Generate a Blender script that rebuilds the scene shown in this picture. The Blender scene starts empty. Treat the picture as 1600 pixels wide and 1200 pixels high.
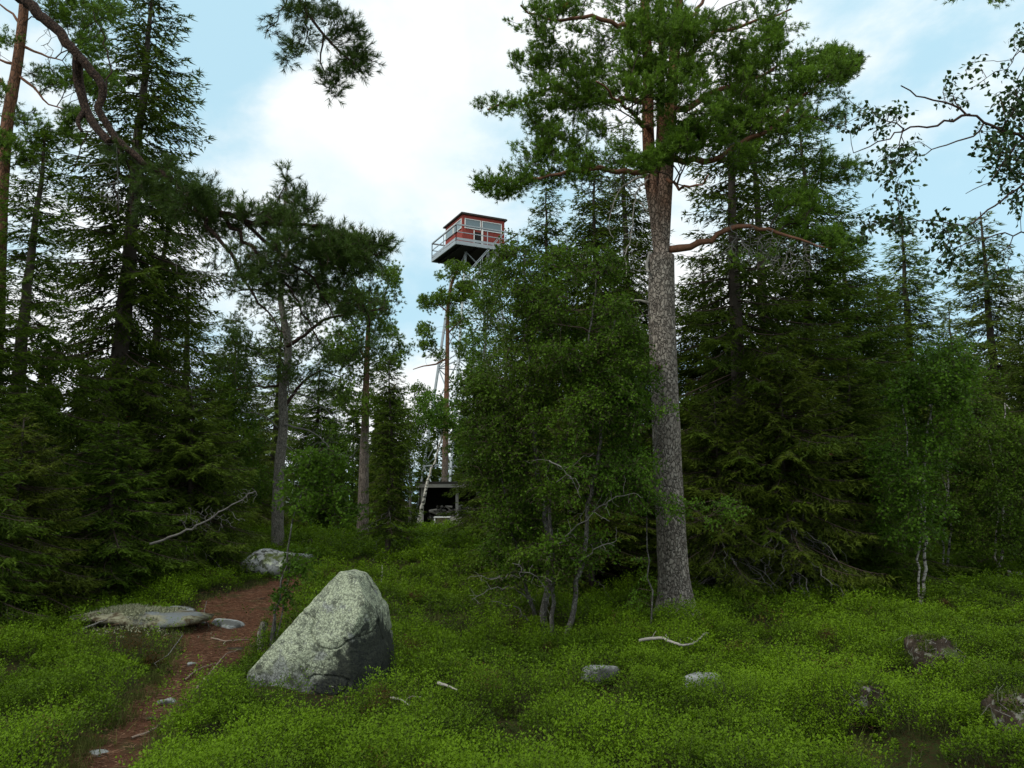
import bpy, math, random, time
import numpy as np
from mathutils import Vector, Matrix
T0 = time.time()
C = bpy.context.scene.collection
S = bpy.context.scene
R_ = math.radians

# ------------------------------------------------------------------ camera
F_PX, PITCH, EYE = 1244.0, R_(8.2), 1.6
cam_d = bpy.data.cameras.new('camera'); cam = bpy.data.objects.new('camera', cam_d); C.objects.link(cam)
cam_d.sensor_width = 36; cam_d.lens = 36 * F_PX / 1600; cam_d.clip_end = 3000; cam_d.clip_start = .05
cam.location = (0, 0, EYE); cam.rotation_euler = (R_(90) + PITCH, 0, 0)
S.camera = cam

def at(px, py, Y):
    """the point at depth Y behind pixel (px, py) of the 1600x1200 photograph"""
    dx, dy = (px - 800) / F_PX, (600 - py) / F_PX
    y = math.cos(PITCH) - math.sin(PITCH) * dy
    z = math.sin(PITCH) + math.cos(PITCH) * dy
    return np.array([dx * Y / y, Y, EYE + z * Y / y])

# ------------------------------------------------------------------ node helper
class NT:
    def __init__(s, tree): s.t = tree; s.n = tree.nodes; s.l = tree.links
    def add(s, typ, ins=None, **kw):
        n = s.n.new(typ)
        for k, v in kw.items(): setattr(n, k, v)
        for k, v in (ins or {}).items():
            if isinstance(v, tuple) and len(v) == 2 and hasattr(v[0], 'outputs'): s.l.new(v[0].outputs[v[1]], n.inputs[k])
            elif hasattr(v, 'outputs'): s.l.new(v.outputs[0], n.inputs[k])
            else: n.inputs[k].default_value = v
        return n
    def math(s, op, a, b=None, clamp=False):
        n = s.n.new('ShaderNodeMath'); n.operation = op; n.use_clamp = clamp
        for i, v in enumerate((a, b)):
            if v is None: continue
            if isinstance(v, tuple): s.l.new(v[0].outputs[v[1]], n.inputs[i])
            elif hasattr(v, 'outputs'): s.l.new(v.outputs[0], n.inputs[i])
            else: n.inputs[i].default_value = v
        return n
    def mix(s, fac, a, b, mode='MIX'):
        n = s.n.new('ShaderNodeMix'); n.data_type = 'RGBA'; n.blend_type = mode
        for i, v in ((0, fac), (6, a), (7, b)):
            if isinstance(v, tuple) and hasattr(v[0], 'outputs'): s.l.new(v[0].outputs[v[1]], n.inputs[i])
            elif hasattr(v, 'outputs'): s.l.new(v.outputs[2 if v.bl_idname == 'ShaderNodeMix' else 0], n.inputs[i])
            elif i == 0: n.inputs[0].default_value = v
            else: n.inputs[i].default_value = (*v, 1)
        return n
    def ramp(s, fac, stops, interp='LINEAR'):
        n = s.n.new('ShaderNodeValToRGB'); n.color_ramp.interpolation = interp
        e = n.color_ramp.elements
        while len(e) < len(stops): e.new(.5)
        for q, (p, c) in zip(e, stops):
            q.position = p; q.color = (c, c, c, 1) if isinstance(c, (int, float)) else (*c, 1)
        if isinstance(fac, tuple): s.l.new(fac[0].outputs[fac[1]], n.inputs[0])
        else: s.l.new(fac.outputs[0], n.inputs[0])
        return n
MO = (2,)
# ------------------------------------------------------------------ world: pale northern sky with broken cloud
SUN_EL, SUN_AZ = R_(48), R_(-130)      # the sun stands high behind the camera's left shoulder, veiled by cloud
w = bpy.data.worlds.new('World'); S.world = w; w.use_nodes = True
g = NT(w.node_tree); g.n.clear()
sky = g.add('ShaderNodeTexSky', sky_type='NISHITA', sun_disc=False, sun_elevation=SUN_EL, sun_rotation=SUN_AZ, air_density=1.0, dust_density=1.0, ozone_density=1.0)
tc = g.add('ShaderNodeTexCoord')
mp = g.add('ShaderNodeMapping', {'Vector': (tc, 'Generated'), 'Scale': (1, 1, 1.7), 'Location': (3.1, .4, .0)})
n1 = g.add('ShaderNodeTexNoise', {'Vector': mp, 'Scale': 4.2, 'Detail': 12.0, 'Roughness': .56, 'Distortion': .15})
n2 = g.add('ShaderNodeTexNoise', {'Vector': mp, 'Scale': 1.3, 'Detail': 3.0})
def blob(px, py, k, width):
    d = at(px, py, 10) - np.array([0, 0, EYE]); d /= np.linalg.norm(d)
    v = g.add('ShaderNodeVectorMath', {0: (tc, 'Generated'), 1: tuple(d)}, operation='DISTANCE')
    m = g.add('ShaderNodeMapRange', {'Value': (v, 'Value'), 'From Min': 0.0, 'From Max': width, 'To Min': k, 'To Max': 0.0}, interpolation_type='SMOOTHSTEP')
    return m
val = g.math('ADD', g.math('MULTIPLY', n1, .8), g.math('MULTIPLY', n2, .2))
for b in ((330, 60, -.14, .27), (330, 170, -.08, .18), (400, 30, -.04, .15), (680, 120, .13, .3), (430, 290, .16, .2), (1420, 260, -.07, .24), (1330, 470, -.07, .22), (1440, 60, -.10, .14),
          (1520, 120, .03, .15), (1500, 330, -.07, .22), (690, 480, -.13, .2), (745, 250, -.05, .1), (60, 300, .05, .2), (1300, 60, .1, .2), (640, 300, .06, .15)):
    val = g.math('ADD', val, blob(*b))
cl = g.ramp(val, [(.33, 0.0), (.56, 1.0)], 'EASE')
veil = g.mix(.86, (sky, 'Color'), (5.2, 7.9, 9.2))
skyc = g.mix(cl, veil, g.mix(g.ramp(n1, [(.38, 0.0), (.60, 1.0)]), (7.7, 8.9, 9.4), (9.5, 9.75, 9.75)))
shade = g.mix(g.ramp(n2, [(.3, 1.0), (.7, .95)]), (0, 0, 0), skyc)
bg = g.add('ShaderNodeBackground', {'Color': (shade, 2), 'Strength': .092})
g.add('ShaderNodeOutputWorld', {'Surface': bg})

sd = bpy.data.lights.new('sun', 'SUN'); sd.energy = 1.5; sd.angle = R_(11); sd.color = (1, .97, .9)
sun = bpy.data.objects.new('sun', sd); C.objects.link(sun)
sdir = Vector((math.sin(SUN_AZ) * math.cos(SUN_EL), math.cos(SUN_AZ) * math.cos(SUN_EL), math.sin(SUN_EL)))
sun.rotation_euler = sdir.to_track_quat('Z', 'Y').to_euler(); sun.location = sdir * 60

S.view_settings.view_transform = 'Standard'; S.view_settings.look = 'None'
S.view_settings.exposure = 0.31; S.view_settings.gamma = 1.0
S.cycles.max_bounces = 5; S.cycles.diffuse_bounces = 3; S.cycles.glossy_bounces = 2; S.cycles.transmission_bounces = 4
S.cycles.use_denoising = True

# ------------------------------------------------------------------ noise
def _h(ix, iy, iz, seed):
    n = (ix * 374761393 + iy * 668265263 + iz * 1274126177 + seed * 2246822519) & 0xffffffff
    n = ((n ^ (n >> 13)) * 1274126177) & 0xffffffff
    return ((n ^ (n >> 16)) & 0xffff) / 65535.0
def noise(x, y, z=None, seed=0):
    x = np.asarray(x, float); y = np.asarray(y, float); z = np.zeros_like(x) if z is None else np.asarray(z, float)
    xi, yi, zi = (np.floor(a).astype(np.int64) for a in (x, y, z)); fx, fy, fz = x - xi, y - yi, z - zi
    fx, fy, fz = (a * a * (3 - 2 * a) for a in (fx, fy, fz)); o = 0
    for dx in (0, 1):
        for dy in (0, 1):
            for dz in (0, 1):
                o = o + _h(xi + dx, yi + dy, zi + dz, seed) * (fx if dx else 1 - fx) * (fy if dy else 1 - fy) * (fz if dz else 1 - fz)
    return o
def fbm(x, y, z=None, o=4, seed=0):
    s, a, t = 0, 1, 0
    for i in range(o):
        k = 2.03 ** i
        s = s + a * noise(np.asarray(x) * k, np.asarray(y) * k, None if z is None else np.asarray(z) * k, seed + i); t += a; a *= .5
    return s / t
def sstep(a, b, x): t = np.clip((np.asarray(x, float) - a) / (b - a), 0, 1); return t * t * (3 - 2 * t)

# ------------------------------------------------------------------ terrain height
def h0(x, y):
    x = np.asarray(x, float); y = np.asarray(y, float)
    left = 1 - sstep(-.5, 5.5, x)
    up = .50 * sstep(7.5, 21, y) * left + .22 * sstep(14, 30, y) * (1 - left)
    down = sstep(24, 36, y)
    z = up * (1 - .72 * down) - 6 * sstep(60, 200, y) - 1.5 * sstep(30, 140, np.abs(x))
    return z
PATH_PX = [(120, 1290, .24), (165, 1200, .24), (215, 1140, .24), (262, 1095, .25), (300, 1050, .29), (332, 1015, .40), (362, 980, .62), (372, 955, .8), (400, 930, .62), (470, 905, .34), (520, 890, .28), (575, 876, .25), (640, 862, .2)]
def ground_px(px, py, hf=None):
    hf = hf or h0
    Ys = np.concatenate([np.arange(2, 40, .02), np.arange(40, 200, .5)])
    P = np.array([at(px, py, 1.0)]) - [0, 0, EYE]
    X, Z = P[0, 0] * Ys, EYE + P[0, 2] * Ys
    b = Z - hf(X, Ys)
    i = np.argmax(b < 0)
    return np.array([X[i], Ys[i], float(hf(X[i], Ys[i]))])
PATH = np.array([[*ground_px(a, b)[:2], c] for a, b, c in PATH_PX])
def path_d(x, y):
    x = np.asarray(x, float); y = np.asarray(y, float); best = np.full(x.shape, 9.)
    for a, b in zip(PATH[:-1], PATH[1:]):
        d = b[:2] - a[:2]; t = np.clip(((x - a[0]) * d[0] + (y - a[1]) * d[1]) / (d @ d), 0, 1)
        q = np.hypot(x - a[0] - t * d[0], y - a[1] - t * d[1]) - (a[2] + t * (b[2] - a[2])) * .9
        best = np.minimum(best, q)
    return best
def hgt(x, y):
    x = np.asarray(x, float); y = np.asarray(y, float)
    lump = (fbm(x * .9, y * .9, seed=3) - .5) * .42 + (fbm(x * 2.7, y * 2.7, seed=9) - .5) * .10
    pd = path_d(x, y); k = sstep(-.1, .35, pd)
    return h0(x, y) + lump * (.25 + .75 * k) * sstep(-1, 5, y + 1) - .05 * (1 - k)
def gpx(px, py): return ground_px(px, py, hgt)
def hz(x, y): return float(hgt(np.array([x]), np.array([y]))[0])

# ------------------------------------------------------------------ mesh helpers
class Acc:
    def __init__(s): s.V = []; s.F = {}; s.T = {}; s.n = 0
    def add(s, V, F, tint=None):
        V = np.asarray(V, float).reshape(-1, 3); F = np.asarray(F, np.int64)
        s.V.append(V); k = F.shape[1]
        s.F.setdefault(k, []).append(F + s.n); s.n += len(V)
        s.T.setdefault(k, []).append(np.full(len(F), .5) if tint is None else np.broadcast_to(np.asarray(tint, float), (len(F),)))
    def empty(s): return s.n == 0
def mesh_of(name, acc, mat, origin=(0, 0, 0), smooth=False):
    V = np.concatenate(acc.V) - np.asarray(origin, float)
    me = bpy.data.meshes.new(name)
    me.vertices.add(len(V)); me.vertices.foreach_set('co', V.astype(np.float32).ravel())
    loops, starts, tints, c = [], [], [], 0
    for k in acc.F:
        F = np.concatenate(acc.F[k]); loops.append(F.ravel()); starts.append(c + np.arange(len(F)) * k); c += F.size; tints.append(np.concatenate(acc.T[k]))
    loops = np.concatenate(loops); starts = np.concatenate(starts); tints = np.concatenate(tints)
    me.loops.add(len(loops)); me.loops.foreach_set('vertex_index', loops.astype(np.int32))
    me.polygons.add(len(starts)); me.polygons.foreach_set('loop_start', starts.astype(np.int32))
    me.update(calc_edges=True)
    a = me.attributes.new('tint', 'FLOAT', 'FACE'); a.data.foreach_set('value', tints.astype(np.float32))
    me.polygons.foreach_set('use_smooth', np.full(len(starts), smooth))
    me.materials.append(mat)
    return me
def obj(name, acc, mat, parent=None, origin=(0, 0, 0), smooth=False):
    o = bpy.data.objects.new(name, mesh_of(name, acc, mat, origin, smooth)); C.objects.link(o)
    if parent is not None: o.parent = parent
    else: o.location = origin
    return o
def tag(o, label=None, cat=None, group=None, kind=None):
    if label: o['label'] = label
    if cat: o['category'] = cat
    if group: o['group'] = group
    if kind: o['kind'] = kind
    return o
def thing(name, loc, label, cat, group=None):
    o = bpy.data.objects.new(name, None); C.objects.link(o); o.location = tuple(loc); o.empty_display_size = .2
    return tag(o, label, cat, group)
def unit(v): v = np.asarray(v, float); return v / np.maximum(np.linalg.norm(v, axis=-1, keepdims=True), 1e-9)
def resample(P, step):
    P = np.asarray(P, float); d = np.r_[0, np.cumsum(np.linalg.norm(np.diff(P[:, :3], axis=0), axis=1))]
    n = max(2, int(round(d[-1] / step)) + 1); t = np.linspace(0, d[-1], n)
    # Catmull-like smoothing by cubic interpolation through the control points
    Q = np.stack([np.interp(t, d, P[:, i]) for i in range(P.shape[1])], 1)
    for _ in range(2):
        if len(Q) > 4: Q[1:-1] = .25 * Q[:-2] + .5 * Q[1:-1] + .25 * Q[2:]
    return Q
def tube(acc, P, rad, sides=8, tint=None, cap=True, bumpy=0, rng=None):
    P = np.asarray(P, float); n = len(P); rad = np.broadcast_to(np.asarray(rad, float), (n,))
    T = unit(np.gradient(P, axis=0)); u = np.cross(T[0], [0, 0, 1.0])
    if np.linalg.norm(u) < 1e-3: u = np.cross(T[0], [1.0, 0, 0])
    u = unit(u); U = np.empty((n, 3))
    for i in range(n):
        u = unit(u - T[i] * (u @ T[i])); U[i] = u
    W = np.cross(T, U); a = np.arange(sides) * 2 * math.pi / sides
    rr = rad[:, None] * np.ones((n, sides))
    V = P[:, None] + rr[..., None] * (np.cos(a)[None, :, None] * U[:, None] + np.sin(a)[None, :, None] * W[:, None])
    if bumpy:
        nn = fbm(V[..., 0] * 9, V[..., 1] * 9, V[..., 2] * 3.2, 3, 5) - .5
        V = P[:, None] + (V - P[:, None]) * (1 + bumpy * nn[..., None] * 2)
    i = np.arange(n - 1)[:, None] * sides; j = np.arange(sides)[None]; k = (j + 1) % sides
    Fq = np.stack([i + j, i + k, i + sides + k, i + sides + j], -1).reshape(-1, 4)
    acc.add(V.reshape(-1, 3), Fq, tint)
    if cap and rad[-1] > .004: 
        base = acc.n; acc.add(np.r_[V[-1], [P[-1] + T[-1] * rad[-1] * .4]], [[q, (q + 1) % sides, sides] for q in range(sides)], tint)
def box(acc, c, s, rot=0, axes=None, tint=None):
    c = np.asarray(c, float); s = np.asarray(s, float) / 2
    if axes is None: axes = np.array([[math.cos(rot), math.sin(rot), 0], [-math.sin(rot), math.cos(rot), 0], [0, 0, 1]])
    V = [c + axes[0] * s[0] * i + axes[1] * s[1] * j + axes[2] * s[2] * k for i in (-1, 1) for j in (-1, 1) for k in (-1, 1)]
    acc.add(V, [[0, 1, 3, 2], [4, 6, 7, 5], [0, 4, 5, 1], [2, 3, 7, 6], [0, 2, 6, 4], [1, 5, 7, 3]], tint)
def bar(acc, a, b, w, h=None, tint=None):
    a, b = np.asarray(a, float), np.asarray(b, float); d = unit(b - a); u = np.cross(d, [0, 0, 1.0])
    if np.linalg.norm(u) < 1e-3: u = np.array([1.0, 0, 0])
    u = unit(u); v = np.cross(u, d)
    box(acc, (a + b) / 2, (np.linalg.norm(b - a), w, h or w), axes=np.array([d, u, v]), tint=tint)
def perp(D, rng):
    r = rng.normal(size=D.shape); return unit(np.cross(D, r))
def needles(acc, P, D, ln, wd, tint, rng):
    """one thin pointed face for each point P, direction D"""
    D = unit(D); Wv = perp(D, rng) * (np.asarray(wd) / 2)[..., None] if np.ndim(wd) else perp(D, rng) * wd / 2
    ln = np.broadcast_to(ln, (len(P),))[:, None]
    V = np.stack([P - Wv, P + Wv, P + D * ln], 1).reshape(-1, 3); F = np.arange(len(P) * 3).reshape(-1, 3)
    acc.add(V, F, tint)
def leaves(acc, P, D, N, ln, wd, tint, shape=None):
    """one leaf face for each P: D along the leaf, N about normal; four-cornered, or six-cornered and folded tip"""
    D = unit(D); W = unit(np.cross(D, N)); ln = np.broadcast_to(ln, (len(P),))[:, None]; wd = np.broadcast_to(wd, (len(P),))[:, None]
    if shape == 6:
        K = [P, P + D * ln * .28 + W * wd * .5, P + D * ln * .62 + W * wd * .36, P + D * ln, P + D * ln * .62 - W * wd * .36, P + D * ln * .28 - W * wd * .5]
    else:
        K = [P, P + D * ln * .45 + W * wd * .5, P + D * ln, P + D * ln * .45 - W * wd * .5]
    k = len(K); V = np.stack(K, 1).reshape(-1, 3); acc.add(V, np.arange(len(P) * k).reshape(-1, k), tint)

# ------------------------------------------------------------------ materials
def mat(name, build, rough=.8, spec=.3):
    m = bpy.data.materials.new(name); m.use_nodes = True; g = NT(m.node_tree); g.n.clear()
    out = g.add('ShaderNodeOutputMaterial')
    p = g.add('ShaderNodeBsdfPrincipled', {'Roughness': rough, 'Specular IOR Level': spec})
    g.l.new(p.outputs[0], out.inputs[0])
    r = build(g, p, out)
    if r is not None: g.l.new(r.outputs[2] if r.bl_idname == 'ShaderNodeMix' else r.outputs[0], p.inputs['Base Color'])
    return m
def foliage(name, dark, light, transl=.3, rough=.5, spec=.35, dead=None, deadamt=.02, scale=1.3):
    def b(g, p, out):
        a = g.add('ShaderNodeAttribute', attribute_name='tint')
        tc = g.add('ShaderNodeTexCoord'); oi = g.add('ShaderNodeObjectInfo')
        n = g.add('ShaderNodeTexNoise', {'Vector': (tc, 'Object'), 'Scale': scale, 'Detail': 3.0})
        f = g.math('ADD', (a, 'Fac'), g.math('MULTIPLY', g.math('SUBTRACT', n, .5), 1.1), clamp=True)
        c = g.mix(f, dark, light)
        if dead:
            k = g.ramp(g.add('ShaderNodeTexNoise', {'Vector': (tc, 'Object'), 'Scale': scale * 3, 'Detail': 2.0}), [(.72 - deadamt, 0.0), (.76 - deadamt, 1.0)])
            c = g.mix(k, c, dead)
        hs = g.add('ShaderNodeHueSaturation', {'Color': (c, 2), 'Hue': g.math('ADD', .493, g.math('MULTIPLY', (oi, 'Random'), .014)), 'Value': g.math('ADD', .88, g.math('MULTIPLY', (oi, 'Random'), .26))})
        g.l.new(hs.outputs[0], p.inputs['Base Color'])
        t = g.add('ShaderNodeBsdfTranslucent', {'Color': hs})
        mx = g.add('ShaderNodeMixShader', {0: transl, 1: p, 2: t}); g.l.new(mx.outputs[0], out.inputs[0])
    return mat(name, b, rough, spec)
def bark(name, lo, hi, crack, zlo=None, zhi=None, up=None, sc=(9, 9, 3.2), bump=.6, lich=None):
    def b(g, p, out):
        tc = g.add('ShaderNodeTexCoord')
        mp = g.add('ShaderNodeMapping', {'Vector': (tc, 'Object'), 'Scale': sc})
        wn = g.add('ShaderNodeTexNoise', {'Vector': mp, 'Scale': 1.5, 'Detail': 2.0})
        wv = g.add('ShaderNodeVectorMath', {0: mp, 1: (wn, 'Color')}, operation='ADD')
        v = g.add('ShaderNodeTexVoronoi', {'Vector': wv, 'Scale': 2.0}, feature='DISTANCE_TO_EDGE')
        vc = g.add('ShaderNodeTexVoronoi', {'Vector': wv, 'Scale': 2.0})
        n = g.add('ShaderNodeTexNoise', {'Vector': mp, 'Scale': 6.0, 'Detail': 6.0, 'Roughness': .7})
        sep = g.add('ShaderNodeSeparateColor', {0: (vc, 'Color')})
        f = g.math('ADD', g.math('MULTIPLY', (sep, 0), .55), g.math('MULTIPLY', n, .5))
        c = g.mix(f, lo, hi)
        if up is not None:
            sp = g.add('ShaderNodeSeparateXYZ', {0: (tc, 'Object')})
            z = g.math('ADD', (sp, 'Z'), g.math('MULTIPLY', g.add('ShaderNodeTexNoise', {'Vector': (tc, 'Object'), 'Scale': 2.2, 'Detail': 3.0}), 2.2))
            k = g.add('ShaderNodeMapRange', {'Value': z, 'From Min': zlo + 1.1, 'From Max': zhi + 1.1})
            c = g.mix(k, c, g.mix(f, tuple(x * .55 for x in up), up))
        if lich:
            ln = g.add('ShaderNodeTexNoise', {'Vector': (tc, 'Object'), 'Scale': 14.0, 'Detail': 5.0, 'Roughness': .7})
            c = g.mix(g.ramp(ln, [(.56, 0.0), (.64, .8)]), c, lich)
        e = g.ramp(v, [(.0, 1.0), (.11, 0.0)])
        c = g.mix(g.math('MULTIPLY', e, g.math('ADD', .35, g.math('MULTIPLY', n, .9)), clamp=True), c, crack)
        hgtn = g.math('ADD', g.ramp(v, [(.0, 0.0), (.16, 1.0)]), g.math('MULTIPLY', n, .5))
        bp = g.add('ShaderNodeBump', {'Height': hgtn, 'Strength': bump, 'Distance': .02})
        g.l.new(bp.outputs[0], p.inputs['Normal'])
        return c
    return mat(name, b, .9, .2)
def plain(name, col, var=.25, sc=8, rough=.7, spec=.3, bump=0, metal=0):
    def b(g, p, out):
        tc = g.add('ShaderNodeTexCoord')
        n = g.add('ShaderNodeTexNoise', {'Vector': (tc, 'Object'), 'Scale': float(sc), 'Detail': 5.0, 'Roughness': .65})
        p.inputs['Metallic'].default_value = metal
        if bump:
            bp = g.add('ShaderNodeBump', {'Height': n, 'Strength': bump, 'Distance': .02}); g.l.new(bp.outputs[0], p.inputs['Normal'])
        return g.mix(n, tuple(c * (1 - var) for c in col), tuple(min(1, c * (1 + var)) for c in col))
    return mat(name, b, rough, spec)

M = {}
M['pine_bark'] = bark('scaly pine bark', (.13, .105, .085), (.43, .38, .32), (.018, .013, .010), 4.6, 6.6, (.35, .155, .085), sc=(12.5, 12.5, 7), bump=1.0)
M['pine_bark_far'] = bark('pine bark further off', (.10, .08, .065), (.24, .20, .165), (.035, .027, .02), 2.6, 5.5, (.27, .13, .075))
M['old_bark'] = bark('rough grey pine bark', (.12, .105, .09), (.33, .30, .25), (.03, .025, .02), sc=(13, 13, 7), lich=(.2, .21, .17))
M['limb_bark'] = plain('orange flaking limb bark', (.20, .095, .056), .7, 22, .85, .2, .5)
M['limb_dark'] = plain('dark brown limb bark', (.055, .033, .024), .45, 22, .9, .2, .6)
M['bough_bark'] = bark('dark bough bark', (.035, .021, .015), (.115, .070, .048), (.012, .009, .007), sc=(26, 26, 18), bump=1.0)
M['twig'] = plain('brown twig wood', (.07, .052, .04), .4, 12, .9, .1)
M['grey_twig'] = plain('grey dead twig wood', (.17, .16, .145), .4, 14, .9, .1)
M['pale_twig'] = plain('bleached dead wood', (.34, .31, .27), .3, 20, .85, .2, .4)
M['root'] = plain('brown grey root', (.23, .17, .13), .4, 20, .9)
M['spruce_bark'] = plain('spruce bark', (.085, .07, .058), .5, 18, .95, .1, .6)
M['birch_bark'] = None
def _bb(g, p, out):
    tc = g.add('ShaderNodeTexCoord'); mp = g.add('ShaderNodeMapping', {'Vector': (tc, 'Object'), 'Scale': (5, 5, 16)})
    n = g.add('ShaderNodeTexNoise', {'Vector': mp, 'Scale': 1.6, 'Detail': 5.0})
    n3 = g.add('ShaderNodeTexNoise', {'Vector': (tc, 'Object'), 'Scale': 20.0, 'Detail': 4.0})
    return g.mix(g.ramp(n, [(.5, 0.0), (.58, 1.0)]), g.mix(n3, (.17, .155, .13), (.50, .48, .43)), (.035, .03, .026))
M['birch_bark'] = mat('birch bark', _bb, .8, .3)
M['birch_white'] = mat('white birch bark', lambda g, p, out: g.mix(g.ramp(g.add('ShaderNodeTexNoise', {'Vector': g.add('ShaderNodeMapping', {'Vector': (g.add('ShaderNodeTexCoord'), 'Object'), 'Scale': (4, 4, 9)}), 'Scale': 1.5, 'Detail': 4.0}), [(.54, 0.0), (.6, 1.0)]), (.62, .58, .50), (.05, .045, .04)), .7, .3)
M['grey_stem'] = bark('grey mottled birch stem', (.045, .04, .034), (.17, .16, .14), (.03, .027, .023), sc=(12, 12, 7), bump=.4, lich=(.3, .31, .27))
M['pine_needles'] = foliage('pine needles', (.042, .082, .008), (.185, .315, .026), .32, .5, .2, dead=(.16, .07, .02), deadamt=-.02)
M['mid_needles'] = foliage('mid pine needles', (.032, .066, .010), (.120, .215, .028), .3, .5, .2, dead=(.15, .07, .02), deadamt=-.01)
M['near_needles'] = foliage('dark pine needles', (.026, .052, .009), (.085, .145, .020), .25, .5, .2, dead=(.12, .07, .03), deadamt=0)
M['spruce_needles'] = foliage('spruce needles', (.022, .044, .005), (.096, .152, .011), .32, .6, .10, dead=(.13, .065, .028), deadamt=.0)
M['spruce_olive'] = foliage('olive spruce needles', (.028, .050, .006), (.120, .165, .016), .32, .6, .10)
M['spruce_pale'] = foliage('pale spruce needles', (.045, .078, .012), (.165, .230, .035), .25, .6, .12)
M['birch_leaves'] = foliage('birch leaves', (.026, .058, .006), (.118, .218, .015), .38, .55, .10, scale=2.0)
M['near_leaves'] = foliage('dark birch leaves', (.02, .05, .01), (.05, .11, .022), .3, .45, .25)
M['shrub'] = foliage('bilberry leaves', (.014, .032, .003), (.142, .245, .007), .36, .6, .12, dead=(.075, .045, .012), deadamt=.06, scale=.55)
M['stem_green'] = plain('bilberry stems', (.05, .055, .02), .4, 9)

# ------------------------------------------------------------------ ground sheet and path
def _ground(g, p, out):
    tc = g.add('ShaderNodeTexCoord')
    n = g.add('ShaderNodeTexNoise', {'Vector': (tc, 'Object'), 'Scale': 1.1, 'Detail': 8.0, 'Roughness': .65})
    f = g.add('ShaderNodeTexNoise', {'Vector': (tc, 'Object'), 'Scale': 38.0, 'Detail': 5.0, 'Roughness': .75})
    c = g.mix(g.ramp(n, [(.42, 0.0), (.58, 1.0)]), (.018, .034, .007), (.042, .070, .012))
    c = g.mix(g.ramp(f, [(.40, 0.0), (.60, .85)]), c, (.060, .034, .016))
    bp = g.add('ShaderNodeBump', {'Height': f, 'Strength': .9, 'Distance': .05}); g.l.new(bp.outputs[0], p.inputs['Normal'])
    return c
M['ground'] = mat('mossy forest floor', _ground, .95, .1)
def _path(g, p, out):
    tc = g.add('ShaderNodeTexCoord')
    mp = g.add('ShaderNodeMapping', {'Vector': (tc, 'Object'), 'Scale': (30, 75, 30), 'Rotation': (0, 0, .5)})
    f = g.add('ShaderNodeTexNoise', {'Vector': mp, 'Scale': 1.0, 'Detail': 7.0, 'Roughness': .8})
    n = g.add('ShaderNodeTexNoise', {'Vector': (tc, 'Object'), 'Scale': 2.6, 'Detail': 6.0, 'Roughness': .6})
    c = g.mix(g.ramp(f, [(.32, 0.0), (.5, .5), (.68, 1.0)]), (.024, .011, .007), (.165, .072, .038))
    c = g.mix(g.ramp(n, [(.55, 0.0), (.66, .6)]), c, (.03, .045, .012))
    c = g.mix(g.ramp(f, [(.70, 0.0), (.76, .7)]), c, (.26, .19, .13))
    bp = g.add('ShaderNodeBump', {'Height': f, 'Strength': .8, 'Distance': .02}); g.l.new(bp.outputs[0], p.inputs['Normal'])
    return c
M['path'] = mat('reddish needle litter', _path, .95, .1)

def axis(lo, hi, step, far):
    a = np.arange(lo, hi + 1e-6, step); e = hi + np.cumsum(step * 1.16 ** np.arange(1, 60)); e = e[e < far]
    return a, np.r_[e, far]
ax, exr = axis(-13, 13, .11, 900); xs = np.r_[-exr[::-1], ax, exr]
ay, eyr = axis(1.5, 27, .11, 1500); yb = 1.5 - np.cumsum(.11 * 1.3 ** np.arange(1, 40)); yb = yb[yb > -300][::-1]; ys = np.r_[yb, ay, eyr]
X, Y = np.meshgrid(xs, ys); Z = hgt(X, Y)
nx, ny = len(xs), len(ys); i = np.arange(ny - 1)[:, None] * nx; j = np.arange(nx - 1)[None]
A = Acc(); A.add(np.stack([X, Y, Z], -1).reshape(-1, 3), np.stack([i + j, i + j + 1, i + nx + j + 1, i + nx + j], -1).reshape(-1, 4))
tag(obj('ground', A, M['ground'], smooth=True), kind='structure')
# path: a strip of fine quads lying just above the ground where the trodden line runs
X, Y = np.meshgrid(np.arange(-5.5, .5, .035), np.arange(3.0, 15.5, .035)); pd = path_d(X, Y) + (fbm(X * 3, Y * 3, seed=21) - .5) * .34
Z = hgt(X, Y) + .016 + .012 * (fbm(X * 9, Y * 9, seed=8) - .5)
ny, nx = X.shape; i = np.arange(ny - 1)[:, None] * nx; j = np.arange(nx - 1)[None]; Fq = np.stack([i + j, i + j + 1, i + nx + j + 1, i + nx + j], -1).reshape(-1, 4)
keep = (pd.ravel()[Fq] < .05).all(1); Fq = Fq[keep]; used, inv = np.unique(Fq, return_inverse=True)
A = Acc(); A.add(np.stack([X, Y, Z], -1).reshape(-1, 3)[used], inv.reshape(-1, 4)); tag(obj('path', A, M['path'], smooth=True), kind='structure')

# ------------------------------------------------------------------ rocks
def ico(sub):
    import bmesh
    bm = bmesh.new(); bmesh.ops.create_icosphere(bm, subdivisions=sub, radius=1)
    V = np.array([v.co[:] for v in bm.verts]); F = np.array([[v.index for v in f.verts] for f in bm.faces]); bm.free(); return V, F
ICO = {}
def rock_acc(planes, sub=6, soft=14, amp=.03, fr=4.0, seed=0, c=(0, 0, 0)):
    if sub not in ICO: ICO[sub] = ico(sub)
    V, F = ICO[sub]; c = np.asarray(c, float); inv = 0
    for n, p in planes:
        n = unit(n); d = float(n @ (np.asarray(p, float) - c)); inv = inv + np.maximum((V @ n) / d, 1e-4) ** soft
    r = inv ** (-1 / soft); P = c + V * r[:, None]
    P = P + V * ((fbm(P[:, 0] * fr, P[:, 1] * fr, P[:, 2] * fr, 5, seed) - .5) * 2 * amp + (fbm(P[:, 0] * fr * 6, P[:, 1] * fr * 6, P[:, 2] * fr * 6, 3, seed + 7) - .5) * amp * .45)[:, None]
    A = Acc(); A.add(P, F); return A
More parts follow.
